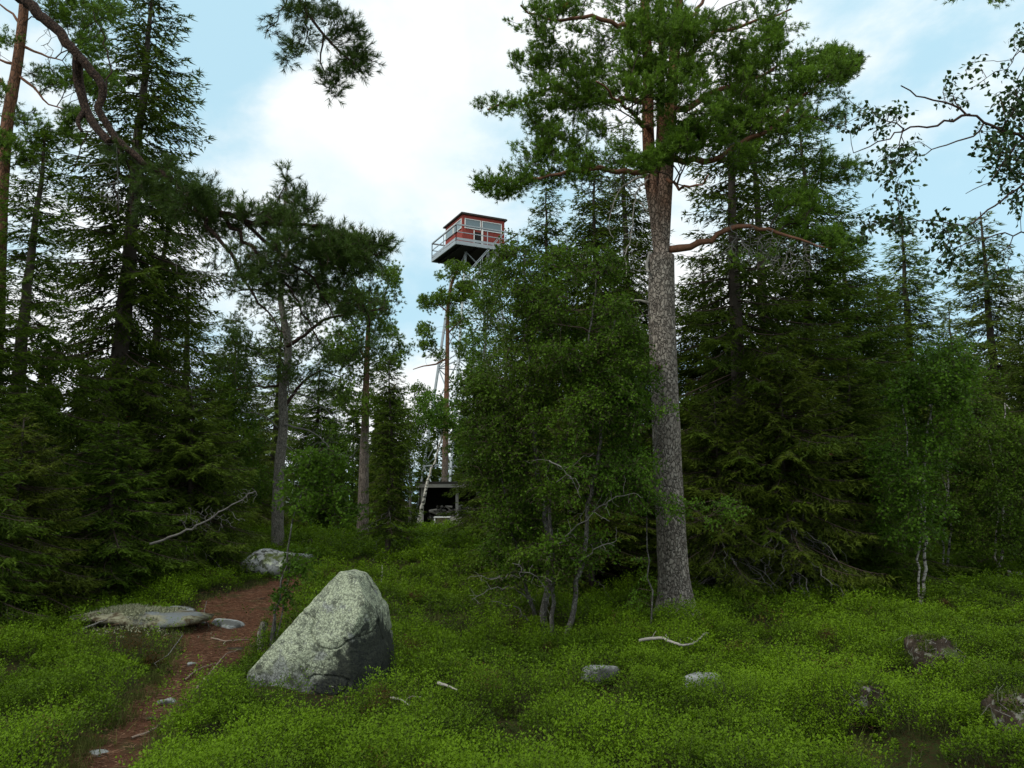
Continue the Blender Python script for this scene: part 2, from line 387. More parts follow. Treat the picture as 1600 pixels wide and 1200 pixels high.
def random_planes(rng, s, n=13):
    out = []
    for _ in range(n):
        d = unit(rng.normal(size=3)); out.append((d / np.array(s), d * np.array(s) * rng.uniform(.75, 1.05)))
    for d in np.r_[np.eye(3), -np.eye(3)]: out.append((d, d * np.array(s)))
    return out
def rock_mat(name, kind):
    def b(g, p, out):
        tc = g.add('ShaderNodeTexCoord')
        N = lambda s, d=5.0, r=.6: g.add('ShaderNodeTexNoise', {'Vector': (tc, 'Object'), 'Scale': float(s), 'Detail': d, 'Roughness': r})
        fine = N(34, 6.0, .75); mid = N(9, 6.0, .65); big = N(2.6, 4.0)
        grey = g.mix(fine, (.16, .165, .16), (.42, .43, .41))
        if kind == 'boulder':
            sp = g.add('ShaderNodeSeparateXYZ', {0: (tc, 'Object')})
            li = g.ramp(g.math('ADD', g.math('MULTIPLY', mid, .55), g.math('MULTIPLY', fine, .55)), [(.475, 0.0), (.55, 1.0)])
            lz = g.math('SUBTRACT', g.math('ADD', (sp, 'Z'), g.math('MULTIPLY', big, .55)), .42)
            lm = g.ramp(lz, [(.02, 0.0), (.16, 1.0)])
            lic = g.mix(fine, (.25, .28, .18), (.57, .61, .43))
            base = g.mix(g.ramp(mid, [(.42, 0.0), (.56, 1.0)]), (.06, .065, .05), grey)
            c = g.mix(g.math('MULTIPLY', g.math('ADD', g.math('MULTIPLY', li, .85), .13), lm), base, lic)
            gp = g.ramp(N(4.1, 3.0), [(.60, 0.0), (.66, .75)])
            c = g.mix(gp, c, grey)
            # black crustose stain low on the right-hand corner
            k = g.math('ADD', g.math('MULTIPLY', (sp, 'X'), 1.5), g.math('MULTIPLY', (sp, 'Z'), -1.15))
            k = g.math('ADD', k, g.math('MULTIPLY', g.math('SUBTRACT', mid, .5), 1.6))
            k = g.math('ADD', k, g.math('MULTIPLY', (sp, 'Y'), -.5))
            c = g.mix(g.ramp(k, [(.04, 0.0), (.22, .96)]), c, (.010, .012, .012))
            cr = g.add('ShaderNodeTexVoronoi', {'Vector': g.add('ShaderNodeVectorMath', {0: (tc, 'Object'), 1: g.add('ShaderNodeVectorMath', {0: (mid, 'Color'), 'Scale': .16}, operation='SCALE')}, operation='ADD'), 'Scale': 30.0}, feature='DISTANCE_TO_EDGE')
            c = g.mix(g.math('MULTIPLY', g.ramp(cr, [(0.0, .95), (.16, 0.0)]), g.ramp(fine, [(.36, 0.0), (.5, 1.0)])), c, (.05, .055, .04))
        elif kind == 'pale':
            c = g.mix(g.ramp(mid, [(.45, 0.0), (.6, 1.0)]), grey, (.40, .42, .41)); c = g.mix(g.ramp(N(5), [(.44, 0.0), (.56, .9)]), c, (.06, .06, .055))
        elif kind == 'mossy':
            c = g.mix(g.ramp(mid, [(.50, 0.0), (.58, 1.0)]), grey, (.06, .062, .05)); c = g.mix(g.ramp(N(7), [(.60, 0.0), (.64, 1.0)]), c, (.52, .55, .40)); c = g.mix(g.ramp(big, [(.52, 0.0), (.62, 1.0)]), c, (.07, .09, .02))
        elif kind == 'slab':
            c = g.mix(g.ramp(mid, [(.40, 0.0), (.54, 1.0)]), (.075, .055, .03), (.24, .23, .15)); c = g.mix(g.ramp(big, [(.50, 0.0), (.60, 1.0)]), c, g.mix(fine, (.08, .09, .09), (.24, .26, .26)))
        else:
            c = g.mix(g.ramp(mid, [(.44, 0.0), (.6, 1.0)]), (.028, .020, .013), (.080, .060, .042)); c = g.mix(g.ramp(N(12), [(.57, 0.0), (.63, .8)]), c, (.22, .22, .18)); c = g.mix(g.ramp(N(5), [(.52, 0.0), (.58, 1.0)]), c, (.05, .07, .015))
        bp = g.add('ShaderNodeBump', {'Height': g.math('ADD', fine, mid), 'Strength': .55, 'Distance': .03}); g.l.new(bp.outputs[0], p.inputs['Normal'])
        return c
    return mat(name, b, .9, .2)
for k in ('boulder', 'pale', 'mossy', 'slab', 'brown'): M['rock_' + k] = rock_mat('rock ' + k, k)
BARE = []     # (x, y, rx, ry): where no shrubs grow
def bare(x, y, rx, ry=None): BARE.append((x, y, rx, ry or rx))

b0 = gpx(505, 1085); BX, BY = b0[0], b0[1] + .33
pl = [((-.75, 0, .66), (-.61, 0, .24)), ((-.30, .1, .95), (.15, 0, 1.09)), ((.30, 0, .95), (.26, 0, 1.08)), ((.84, -.05, .54), (.47, 0, .86)), ((1, -.05, .10), (.60, 0, .35)),
      ((-1, 0, -.02), (-.64, 0, .05)), ((-.28, -.82, .52), (-.02, -.34, .58)), ((.74, -.67, .04), (.50, -.30, .3)), ((-.1, -.95, .02), (0, -.44, .1)), ((0, 1, .25), (0, .42, .6)), ((-.6, .7, .3), (-.3, .3, .4)), ((0, 0, -1), (0, 0, -.25))]
A = rock_acc(pl, 7, 60, .026, 3.0, 4, (.06, 0, .45)); Pv = A.V[0]; nv = unit(Pv - [.06, 0, .45])
rg = np.abs(fbm(Pv[:, 0] * 2.3 + .6, Pv[:, 1] * 2.3, Pv[:, 2] * 3.1, 2, 41) - .5); A.V[0] = Pv - nv * (.030 * np.exp(-(rg / .012) ** 2) - .012 * (fbm(Pv[:, 0] * 14, Pv[:, 1] * 14, Pv[:, 2] * 14, 2, 9) - .5))[:, None]
A.V[0] = A.V[0] * np.array([1.04, 1, 1.04])
bo = obj('boulder', A, M['rock_boulder'], smooth=True); print('boulder at', BX, BY); bk = b0[1] / 7.35; bo.scale = (bk * .92, bk * .85, bk * .94); bo.location = (BX - .085, BY, float(b0[2]) - .03)
tag(bo, 'big upright boulder in yellow green lichen, its right corner black, beside the path', 'boulder')
bare(BX, BY - .22, .66, .62)
def rock(px, py, s, kind, label, cat, seed, sink=.35, rot=0, name='rock', group=None, soft=10, Yoff=0, lift=0, sub=5):
    q = gpx(px, py); q[1] += Yoff; rng = np.random.default_rng(seed)
    A = rock_acc(random_planes(rng, s), sub, soft, (.22 if kind == 'slab' else .09) * min(s) + .008, (3.2 if kind == 'slab' else 1.8) / max(s), seed)
    o = obj(name, A, M['rock_' + kind], smooth=True); o.location = (q[0], q[1], hz(q[0], q[1]) + s[2] * (1 - 2 * sink) + lift); o.rotation_euler.z = rot
    tag(o, label, cat, group); bare(q[0], q[1], s[0] * .85, s[1] * .85)
    return o
rock(418, 893, (.52, .42, .30), 'mossy', 'rounded grey rock with white lichen and moss below the medium pine', 'rock', 11, .3)
rock(470, 882, (.24, .2, .16), 'mossy', 'small grey rock just right of the rounded mossy rock', 'rock', 12, .35)
rock(222, 970, (.84, .62, .11), 'slab', 'low flat bedrock slab with pale reindeer lichen left of the path', 'rock', 13, .35); bare(*gpx(225, 990)[:2], .85, .6)
rock(278, 968, (.20, .28, .12), 'pale', 'bare grey rock face at the right end of the lichen slab', 'rock', 14, .3)
rock(355, 978, (.27, .20, .06), 'pale', 'flat pale pointed stone lying in the middle of the path', 'stone', 15, .3, -.35, 'stone')
rock(313, 976, (.09, .07, .035), 'pale', 'small round grey stone beside the flat pale stone', 'stone', 16, .3, 0, 'stone', sub=4)
rock(262, 1104, (.075, .06, .04), 'pale', 'little grey stone on the near bend of the path', 'stone', 17, .35, 0, 'stone', sub=4)
rock(368, 1018, (.10, .07, .035), 'brown', 'brown stone half sunk in the path near the roots', 'stone', 18, .35, 0, 'stone', sub=4)
rock(330, 1068, (.07, .05, .03), 'pale', 'pale flat stone at the path edge under the bilberry bank', 'stone', 19, .35, 0, 'stone', sub=4)
for k_, (a_, b_, c_) in enumerate(((236, 1128, 'little dark stone on the lower path'), (300, 1042, 'dark pebble in the middle bend of the path'), (395, 1012, 'small brown stone between the path and the boulder'), (150, 1184, 'half buried stone at the bottom of the path'), (410, 938, 'small stone where the path widens behind the flat stone'))): rock(a_, b_, (.05 + .01 * k_, .045, .03), 'pale' if k_ % 2 else 'brown', c_, 'stone', 60 + k_, .35, k_, 'stone', sub=4)
rock(936, 1068, (.17, .13, .09), 'pale', 'pale grey rock poking out of the shrubs right of the birch stems', 'rock', 20, .2)
rock(1092, 1086, (.18, .15, .10), 'pale', 'lichen covered rock in the bilberry below the tall pine', 'rock', 21, .2)
rock(1463, 1052, (.20, .19, .19), 'brown', 'brown mossy hummock topped with pale twigs at the right', 'hummock', 22, .2, name='hummock')
rock(1362, 1132, (.16, .16, .17), 'brown', 'dark brown hummock in the shrubs, nearer than the twig topped one', 'hummock', 23, .2, name='hummock')
rock(1606, 1165, (.22, .22, .24), 'brown', 'reddish brown hummock cut by the right edge of the picture', 'hummock', 24, .2, name='hummock')

# ------------------------------------------------------------------ skeleton growth for pines and birches
def parts_each(name, sk, m, t, o):
    for k, a in sk.mesh().items(): obj(name, a, M[m], t, o)
def hummock_cover():
    for o in [o for o in bpy.data.objects if o.name.startswith('hummock')]:
        rng = np.random.default_rng(len(o['label'])); V = np.array([v.co[:] for v in o.data.vertices]); V = V[V[:, 2] > -.02]; k = rng.integers(0, len(V), 420); P = V[k] + rng.normal(size=(420, 3)) * .008; nn = unit(V[k])
        A = Acc(); needles(A, P[:130], perp(nn[:130], rng) + nn[:130] * .25, rng.uniform(.05, .14, 130), .005, rng.random(130), rng); c = obj('twigs', A, M['grey_twig'], o)
        A = Acc(); k = rng.integers(0, len(V), 2600); P = V[k]; nn = unit(V[k]); q = fbm(P[:, 0] * 9, P[:, 1] * 9, P[:, 2] * 9, 2, 4) > .46; P, nn = P[q], nn[q]; needles(A, P, nn + rng.normal(size=P.shape) * .7, .03, .010, rng.random(len(P)), rng); obj('moss', A, M['spruce_olive'], o)
hummock_cover()
def reindeer_lichen():
    rng = np.random.default_rng(12); A = Acc(); V = []
    s = [o for o in bpy.data.objects if o.name == 'rock' or o.name.startswith('rock.')]; s = [o for o in s if 'bedrock slab' in o['label']][0]
    W = np.array([v.co[:] for v in s.data.vertices]); W = W[W[:, 2] > .03] + np.array(s.location); q = (fbm(W[:, 0] * 4, W[:, 1] * 4, seed=3, o=2) > .50) & (W[:, 0] < s.location[0] + .35); W = W[q]; k = rng.integers(0, len(W), 5200); P = W[k] + rng.normal(size=(len(k), 3)) * [.03, .03, .008]
    e = np.stack([s.location[0] - .1 + rng.normal(size=2600) * .5, s.location[1] - .35 + rng.normal(size=2600) * .22, np.zeros(2600)], 1); e = e[fbm(e[:, 0] * 4, e[:, 1] * 4, seed=3, o=2) > .5]; e[:, 2] = hgt(e[:, 0], e[:, 1]) + .01; P = np.vstack([P, e])
    needles(A, P, rng.normal(size=P.shape) * .8 + [0, 0, 1], rng.uniform(.02, .05, len(P)), .016, rng.random(len(P)), rng)
    tag(obj('reindeer_lichen', A, foliage('pale lichen', (.13, .13, .07), (.36, .37, .24), .15, .9, .1)), 'pale greenish white reindeer lichen cushions on the flat slab', 'lichen', kind='stuff')
class Skel:
    def __init__(s): s.pos = np.zeros((0, 3)); s.par = []; s.L = np.zeros(0); s.rmin = []; s.tag = []; s.ok = np.zeros(0)
    def _add(s, p, par, L, r, tag, ok=0.0):
        s.pos = np.vstack([s.pos, p]); s.par.append(par); s.L = np.append(s.L, L); s.rmin.append(r); s.tag.append(tag); s.ok = np.append(s.ok, ok); return len(s.par) - 1
    def poly(s, P, r0, r1, tag, parent='near', lt=.1, step=.18, power=1.0, ok=0.0, wob=0, rng=None):
        Q = resample(P, step)
        if wob: Q[1:] += rng.normal(size=Q[1:].shape) * wob
        if parent == 'near': parent = int(np.argmin(np.linalg.norm(s.pos - Q[0], axis=1))) if len(s.par) else -1
        n = len(Q); L = s.L[parent] if parent is not None and parent >= 0 else 0
        last = parent if parent is not None else -1
        for k in range(n):
            t = k / (n - 1)
            if k and True: L += lt * np.linalg.norm(Q[k] - Q[k - 1])
            last = s._add(Q[k], last, L, r0 + (r1 - r0) * t ** power, tag, ok if np.ndim(ok) == 0 else (ok[0] if t < ok[1] else 0.0))
        return last
    def grow(s, att, rng, alpha=.5, down=.7, seg=.2, wob=.02, arc=.10, tag='twig', order=None, upw=0):
        """join every attraction point to the cheapest node; returns the node of each point"""
        cap = len(s.par) + len(att) * 6; N = len(s.par)
        pos = np.zeros((cap, 3)); pos[:N] = s.pos; L = np.zeros(cap); L[:N] = s.L; ok = np.zeros(cap); ok[:N] = s.ok
        trunkn = s.pos; d = np.array([np.min(np.linalg.norm(trunkn - p, axis=1)) for p in att]); ends = np.zeros(len(att), int); dirs = np.zeros((len(att), 3))
        for q in np.argsort(d):
            p = att[q]; v = p - pos[:N]; dist = np.linalg.norm(v, axis=1)
            c = dist + alpha * L[:N] + down * np.maximum(0, -v[:, 2]) + upw * np.maximum(0, v[:, 2]) + ok[:N]
            b = int(np.argmin(c)); k = max(1, min(6, int(math.ceil(dist[b] / seg)))); last = b; a0 = pos[b]
            for m in range(1, k + 1):
                t = m / k; x = a0 + (p - a0) * t
                if m < k: x = x + rng.normal(size=3) * wob + np.array([0, 0, arc * dist[b] * math.sin(math.pi * t)])
                pos[N] = x; L[N] = L[last] + np.linalg.norm(x - pos[last]); s.par.append(last); s.rmin.append(0); s.tag.append(s.tag[last] if tag == 'inherit' else tag); last = N; N += 1
            ends[q] = last; dirs[q] = unit(pos[last] - pos[s.par[last]])
        s.pos = pos[:N].copy(); s.L = L[:N].copy(); s.ok = ok[:N].copy()
        return ends, dirs
    def radii(s, r0=.003, pw=2.4, cap=.85):
        n = len(s.par); acc = np.zeros(n); r = np.zeros(n)
        for i in range(n - 1, -1, -1):
            r[i] = s.rmin[i] if s.rmin[i] > 0 else (r0 if acc[i] == 0 else acc[i] ** (1 / pw))
            if s.par[i] >= 0: acc[s.par[i]] += r[i] ** pw
        for i in range(n):
            p = s.par[i]
            if p >= 0 and s.rmin[i] == 0: r[i] = min(r[i], r[p] * cap if s.tag[p] != s.tag[i] else r[p])
        s.r = r; return r
    def mesh(s, sides=dict(), bumpy=dict()):
        n = len(s.par); kids = [[] for _ in range(n)]; out = {}
        for i in range(n):
            if s.par[i] >= 0: kids[s.par[i]].append(i)
        starts = [i for i in range(n) if s.par[i] < 0]; st = list(starts)
        while st:
            i = st.pop(); ch = [i]; 
            while kids[ch[-1]]:
                ks = kids[ch[-1]]; same = [k for k in ks if s.tag[k] == s.tag[ch[-1]]]
                m = max(same, key=lambda k: s.r[k]) if same else None
                st.extend(k for k in ks if k != m)
                if m is None: break
                ch.append(m)
            P = s.pos[ch]; r = s.r[ch]; t = s.tag[i]
            if s.par[i] >= 0 and np.linalg.norm(s.pos[s.par[i]] - P[0]) > 1e-4: P = np.vstack([s.pos[s.par[i]], P]); r = np.r_[r[0] * 1.05, r]
            if len(P) > 1: tube(out.setdefault(t, Acc()), P, r, sides.get(t, 3 if r[0] < .008 else (4 if r[0] < .02 else 7)), None, True, bumpy.get(t, 0))
        return out
def in_pads(pads, n, rng, shell=.0):
    """points in ellipsoids given in photograph pixels and metres: (px, py, Y, rx_px, ry_px, ry_m, weight)"""
    w = np.array([p[6] for p in pads], float); out = []; sd = int(rng.integers(1, 999)); tries = 0
    while len(out) < n:
        q = rng.choice(len(pads), p=w / w.sum()); tries += 1
        px, py, Y, rx, ry, rd, _ = pads[q]; v = unit(rng.normal(size=3)) * rng.random() ** (1 / (3 + shell * 3))
        P = at(px + v[0] * rx, py + v[2] * ry, Y + v[1] * rd)
        if n > 200 and tries < n * 6:
            s = 2.4 if Y > 8 else 4.0
            if noise(P[:1] * s, P[1:2] * s, P[2:] * s * 1.3, sd)[0] < .50: continue
        out.append(P)
    return np.array(out)
def tufts(acc, P, D, rng, n=16, ln=.06, wd=.006, spread=1.0, tint=None, len_axis=.05):
    """brushes of needles round the twig ends P pointing along D"""
    m = len(P); D = unit(D); k = np.repeat(np.arange(m), n); s = rng.random(len(k)); ax = D[k]; side = perp(ax, rng)
    base = P[k] - ax * ((1 - s) * len_axis)[:, None]
    d = ax * (.35 + .65 * rng.random(len(k)) * (.5 + s))[:, None] + side * spread * rng.uniform(.5, 1, len(k))[:, None]
    t = (rng.random(m) * .6 if tint is None else tint)[k] + rng.random(len(k)) * .35
    needles(acc, base, d, ln * rng.uniform(.7, 1.1, len(k)), wd, np.clip(t, 0, 1), rng)
def pine_foliage(acc, ends, dirs, rng, per=5, rad=.14, n=16, ln=.06, wd=.006, twig=None, up=.5, spread=1.0):
    m = len(ends); k = np.repeat(np.arange(m), per); off = unit(dirs[k] * .6 + rng.normal(size=(len(k), 3)) * .75 + [0, 0, up * .5]) * (rad * rng.uniform(.3, 1.1, len(k)))[:, None]
    off[::per] *= .35; P = ends[k] + off; D = unit(off + dirs[k] * .06 + np.array([0, 0, up * .08]))
    tb = rng.random(m)[k] * .45 + rng.random(len(k)) * .25
    tufts(acc, P, D, rng, n, ln, wd, spread, tb)
    if twig is not None:
        W = perp(off, rng) * .003; V = np.stack([ends[k] - W, ends[k] + W, P], 1).reshape(-1, 3); twig.add(V, np.arange(len(k) * 3).reshape(-1, 3))
def birch_foliage(acc, ends, dirs, rng, per=22, rad=.2, ln=.032, wd=.024, hang=.5, shape=None, twig=None):
    """leaves set alternately along thin drooping strings that start at the twig ends"""
    m = len(ends); ns = max(2, int(round(per / 8))); pl = max(3, int(round(per / ns))); k = np.repeat(np.arange(m), ns)
    sd = unit(rng.normal(size=(len(k), 3)) * [1, 1, .45] + dirs[k] * .8); L = rad * rng.uniform(.8, 1.9, len(k)); st0 = ends[k] + rng.normal(size=(len(k), 3)) * rad * .22
    f = lambda s, q: st0[q] + sd[q] * (L[q] * s * (1 - .25 * s))[:, None] - np.array([0, 0, 1]) * (L[q] * .32 * s ** 1.8)[:, None]
    q = np.repeat(np.arange(len(k)), pl); s = (np.tile(np.arange(pl), len(k)) + rng.random(len(q))) / pl
    P = f(s, q) + rng.normal(size=(len(q), 3)) * rad * .11; D = unit(rng.normal(size=(len(q), 3)) * .6 + sd[q] * .5 + [0, 0, -hang * .6]); N = unit(rng.normal(size=(len(q), 3)) * .8 + [0, -.2, .8])
    leaves(acc, P, D, N, ln * rng.uniform(.6, 1.15, len(q)), wd * rng.uniform(.7, 1.1, len(q)), np.clip((rng.random(m)[k] * .5)[q] + (rng.random(len(k)) * .2)[q] + rng.random(len(q)) * .3, 0, 1), shape)
    if twig is not None:
        a = np.arange(len(k)); e = [f(np.full(len(k), t), a) for t in (0, .35, .7, 1.0)]; r_ = .0016 if rad < .12 else .0024
        for u, v in zip(e[:-1], e[1:]):
            W = perp(v - u + 1e-5, rng) * r_; twig.add(np.stack([u - W, u + W, v + W * .6, v - W * .6], 1).reshape(-1, 3), np.arange(len(k) * 4).reshape(-1, 4))

print('base', round(time.time() - T0, 1))
# ------------------------------------------------------------------ the tall pine
def tall_pine():
    rng = np.random.default_rng(5); Y0 = 11.4; sk = Skel(); base = gpx(1057, 962); Y0 = base[1]
    t = thing('pine_tree', base, 'tallest pine, thick grey scaly trunk and orange upper limbs right of the middle', 'pine tree')
    P = [base - [0, 0, .25], base + [0, 0, .02], *(at(*q, Y0) for q in ((1053, 900), (1048, 820), (1043, 720), (1038, 600), (1034, 500), (1033, 400)))]
    i0 = sk.poly(P, .29, .192, 'trunk', -1, .05, .12, .35, ok=9.)
    n = len(sk.par)
    for k in range(n):       # root flare
        zz = sk.pos[k, 2] - base[2]; sk.rmin[k] = .186 + .115 * math.exp(-max(zz, -.1) / .20) + .018 * math.exp(-max(zz, 0) / 1.2) - .006 * max(zz, 0) / 5
    st = [[(1033, 400, 0), (1028, 350, 0), (1016, 280, .1), (1012, 200, .15), (1013, 110, .15), (1008, 20, .1), (1004, -90, .1), (1000, -190, .1)],
          [(1033, 400, 0), (1036, 350, -.04), (1040, 290, -.08), (1046, 200, -.1), (1052, 110, -.1), (1060, 10, -.05), (1066, -90, 0), (1072, -170, 0)],
          [(1033, 400, 0), (1032, 340, .15), (1030, 270, .22), (1033, 160, .25), (1034, 60, .3), (1034, -60, .3)]]
    for s_, (ra, rb) in zip(st, ((.105, .045), (.108, .045), (.075, .03))):
        sk.poly([at(a, b, Y0 + c) for a, b, c in s_], ra, rb, 'trunk', i0, .05, .15, 1.0, ok=0.12)
    limbs = [  # px points with depth offsets, radii
        ([(1046, 390, 0), (1075, 388, -.1), (1110, 375, -.2), (1140, 352, -.3), (1175, 350, -.3), (1215, 362, -.4), (1260, 380, -.5), (1300, 384, -.5)], .055, .010),
        ([(1040, 250, 0), (1075, 248, -.1), (1100, 256, -.2), (1130, 242, -.3), (1158, 224, -.4), (1200, 205, -.5), (1245, 160, -.5), (1280, 130, -.5)], .055, .014),
        ([(1046, 175, 0), (1075, 165, .1), (1105, 148, .2), (1150, 130, .3), (1190, 118, .4), (1240, 95, .5)], .055, .014),
        ([(1012, 160, .1), (985, 150, .2), (960, 160, .4), (900, 150, .3), (850, 140, .2), (800, 160, .1), (760, 172, 0)], .045, .012),
        ([(1014, 270, .1), (980, 268, -.1), (930, 262, -.2), (880, 270, -.3), (820, 280, -.3), (765, 288, -.3)], .045, .012),
        ([(1008, 50, .1), (980, 45, -.1), (950, 30, -.3), (900, 26, -.4), (850, 35, -.5), (815, 10, -.6)], .045, .012),
        ([(1052, 100, 0), (1090, 70, -.2), (1140, 45, -.4), (1190, 30, -.5), (1235, 15, -.6)], .04, .012),
        ([(1054, 60, 0), (1080, 30, .4), (1110, -20, .7), (1140, -70, .9)], .04, .012),
        ([(1014, 200, .1), (1000, 190, -.4), (985, 175, -.9), (960, 150, -1.3), (930, 130, -1.6)], .035, .01),
        ([(1044, 210, 0), (1060, 200, .6), (1085, 180, 1.1), (1110, 160, 1.6)], .035, .01),
        ([(1040, 280, 0), (1055, 290, -.5), (1080, 290, -.9), (1110, 280, -1.2)], .03, .01),
        ([(1004, -40, .1), (960, -50, 0), (900, -60, -.2), (850, -40, -.3)], .035, .01),
        ([(1060, -60, .0), (1150, -120, -.8), (1280, -120, -1.2), (1400, -90, -1.4), (1480, -45, -1.4), (1520, -18, -1.4)], .05, .01),
    ]
    for k, (q, ra, rb) in enumerate(limbs):
        sk.poly([at(a, b, Y0 + c) for a, b, c in q], ra, rb, 'limb%d' % k, 'near', .35, .14, .8, wob=.02, rng=rng)
    pads = [(800, 172, Y0, 62, 26, .5, 4), (880, 140, Y0 + .2, 90, 34, .8, 8), (960, 175, Y0, 75, 42, 1.0, 8), (900, 205, Y0 + .1, 70, 22, .7, 4),
            (785, 288, Y0 - .3, 50, 20, .45, 3.2), (870, 262, Y0 - .2, 80, 26, .6, 4.5), (940, 240, Y0, 60, 30, .9, 4), (830, 230, Y0, 40, 16, .4, 1.6),
            (850, 28, Y0 - .4, 55, 28, .6, 4.5), (930, 25, Y0, 80, 40, 1, 8), (960, 90, Y0, 90, 40, 1.1, 8), (870, 85, Y0, 48, 26, .6, 4), (820, 100, Y0, 30, 16, .4, 1.5),
            (1030, 60, Y0 - .8, 60, 70, .8, 5), (1060, 130, Y0 - .9, 50, 40, .6, 4), (1110, 190, Y0 - .5, 70, 42, 1, 7), (1100, 80, Y0 + .1, 70, 60, 1.1, 8),
            (1170, 60, Y0 - .3, 70, 50, 1, 7), (1225, 40, Y0 - .4, 30, 44, .7, 4), (1200, 120, Y0, 80, 45, 1.1, 9), (1270, 110, Y0 - .2, 60, 42, .9, 7), (1310, 100, Y0 - .2, 36, 26, .5, 3),
            (1240, 180, Y0 - .3, 80, 36, .9, 7), (1290, 165, Y0 - .2, 48, 26, .6, 3), (1180, 240, Y0 - .2, 70, 30, .8, 4), (1240, 240, Y0 - .1, 70, 24, .8, 4), (1060, 245, Y0 - 1.0, 40, 20, .3, 2),
            (1000, 120, Y0 + 1.0, 60, 70, .5, 3), (1210, 0, Y0, 40, 20, .5, 2), (1040, -60, Y0, 220, 60, 1.5, 12), (1215, 345, Y0 - .4, 50, 14, .3, 2.2), (1310, 270, Y0 - .2, 44, 18, .4, 2.2), (1250, 310, Y0 - .2, 60, 24, .5, 2.5), (1335, 385, Y0 - .5, 34, 14, .3, 3.2), (1280, 372, Y0 - .5, 44, 12, .3, 3), (1190, 395, Y0 - .3, 60, 20, .4, .8), (1010, 250, Y0 - .9, 34, 16, .3, 1.6), (1020, 10, Y0 + .3, 60, 40, 1, 3), (1040, 30, Y0 - 1.0, 60, 40, .5, 6), (1020, 140, Y0 - .9, 50, 50, .5, 5), (960, 130, Y0 - .6, 60, 50, .6, 4), (1075, 215, Y0 - .8, 36, 26, .4, 2)]
    att = in_pads(pads, 3300, rng, .4)
    extra = in_pads([(1495, -6, Y0 - 1.4, 28, 6, .2, 1), (1550, -4, Y0 - 1.4, 26, 7, .2, 1), (1570, -25, Y0 - 1.4, 20, 10, .2, 1)], 12, rng)
    ends, dirs = sk.grow(np.vstack([att, extra]), rng, .55, .9, .17, .018, .06)
    sk.radii(.0035, 2.5)
    parts = sk.mesh({'trunk': 22, **{'limb%d' % k: 9 for k in range(20)}}, {'trunk': .05, **{'limb%d' % k: .18 for k in range(20)}})
    o = tuple(base)
    obj('trunk', parts['trunk'], M['pine_bark'], t, o, True)
    for k in range(len(limbs)): obj('limb', parts['limb%d' % k], M['limb_bark'], t, o, True)
    tw = parts['twig']; A = Acc(); pine_foliage(A, sk.pos[ends], dirs, rng, 8, .125, 17, .056, .0085, tw, .8)
    obj('twigs', tw, M['twig'], t, o); obj('crown', A, M['pine_needles'], t, o)
    # dead bleached branches hanging left of the trunk, grey beards of twigs on the right-hand limb
    D = Skel()
    dl = [([(1014, 272, .0), (985, 283, -.15), (965, 300, -.2), (955, 330, -.2), (948, 352, -.2), (958, 372, -.2)], .014), ([(1013, 280, .0), (992, 300, -.25), (990, 340, -.3), (984, 380, -.3), (976, 400, -.3), (980, 432, -.3)], .013),
          ([(1017, 475, 0), (1000, 470, -.15), (985, 468, -.2)], .022), ([(1017, 492, 0), (1003, 492, -.1), (992, 497, -.15)], .009), ([(1018, 520, 0), (1010, 522, -.1)], .008), ([(1012, 330, 0), (985, 300, .2), (960, 262, .2), (930, 235, .2)], .012),
          ([(1016, 395, 0), (1008, 425, -.1), (1014, 425, -.16)], .03), ([(1022, 650, 0), (1010, 648, -.15)], .02)]
    for k, (q, r) in enumerate(dl):
        P0 = [at(a, b, Y0 + c) for a, b, c in q]; D.poly(P0, r, r * .4, k, -1, .3, .07, 1, wob=.009, rng=rng)
    att2 = in_pads([(962, 335, Y0 - .2, 22, 45, .2, 2), (982, 390, Y0 - .3, 16, 50, .2, 2), (940, 250, Y0 + .2, 26, 22, .2, 1)], 60, rng)
    D.grow(att2, rng, .3, .2, .08, .012, 0, 'inherit'); D.radii(.0035, 2.6); parts_each('dead_branch', D, 'pale_twig', t, o)
    G = Skel()
    for kq, q in enumerate(([(1140, 352, -.3), (1175, 350, -.3), (1215, 362, -.4), (1260, 380, -.5)], [(1160, 225, -.4), (1165, 215, -.4)], [(900, 240, -.1), (840, 250, -.1)], [(950, 275, -.1), (900, 290, -.1)])):
        G.poly([at(a, b, Y0 + c) for a, b, c in q], .006, .004, kq, -1, .2, .1)
    att3 = in_pads([(1180, 385, Y0 - .3, 60, 34, .35, 4), (1240, 400, Y0 - .4, 50, 40, .35, 3), (1165, 240, Y0 - .4, 45, 26, .3, 2), (860, 250, Y0 - .1, 60, 20, .3, 2), (920, 295, Y0 - .1, 50, 22, .3, 2)], 900, rng)
    G.grow(att3, rng, .25, .0, .09, .02, -.05, 'inherit'); G.radii(.0042, 2.8); parts_each('dry_twigs', G, 'grey_twig', t, o)
    # knot and healed scar on the trunk
    A = Acc(); p = at(1029, 574, Y0 - .2); tube(A, [p + [0, .06, 0], p + [-.0, 0, 0], p + [0, -.03, -.01]], [.045, .035, .018], 10); obj('knot', A, M['limb_dark'], t, o, True)
    A = Acc(); tube(A, [at(1053, 690, Y0 - .08), at(1057, 712, Y0 - .09), at(1060, 735, Y0 - .1), at(1057, 758, Y0 - .08)], [.012, .026, .03, .02], 8, bumpy=.2); obj('trunk_scar', A, M['root'], t, o, True)
    bare(base[0], base[1] - .22, .42, .55)
tall_pine(); print('hero', round(time.time() - T0, 1))

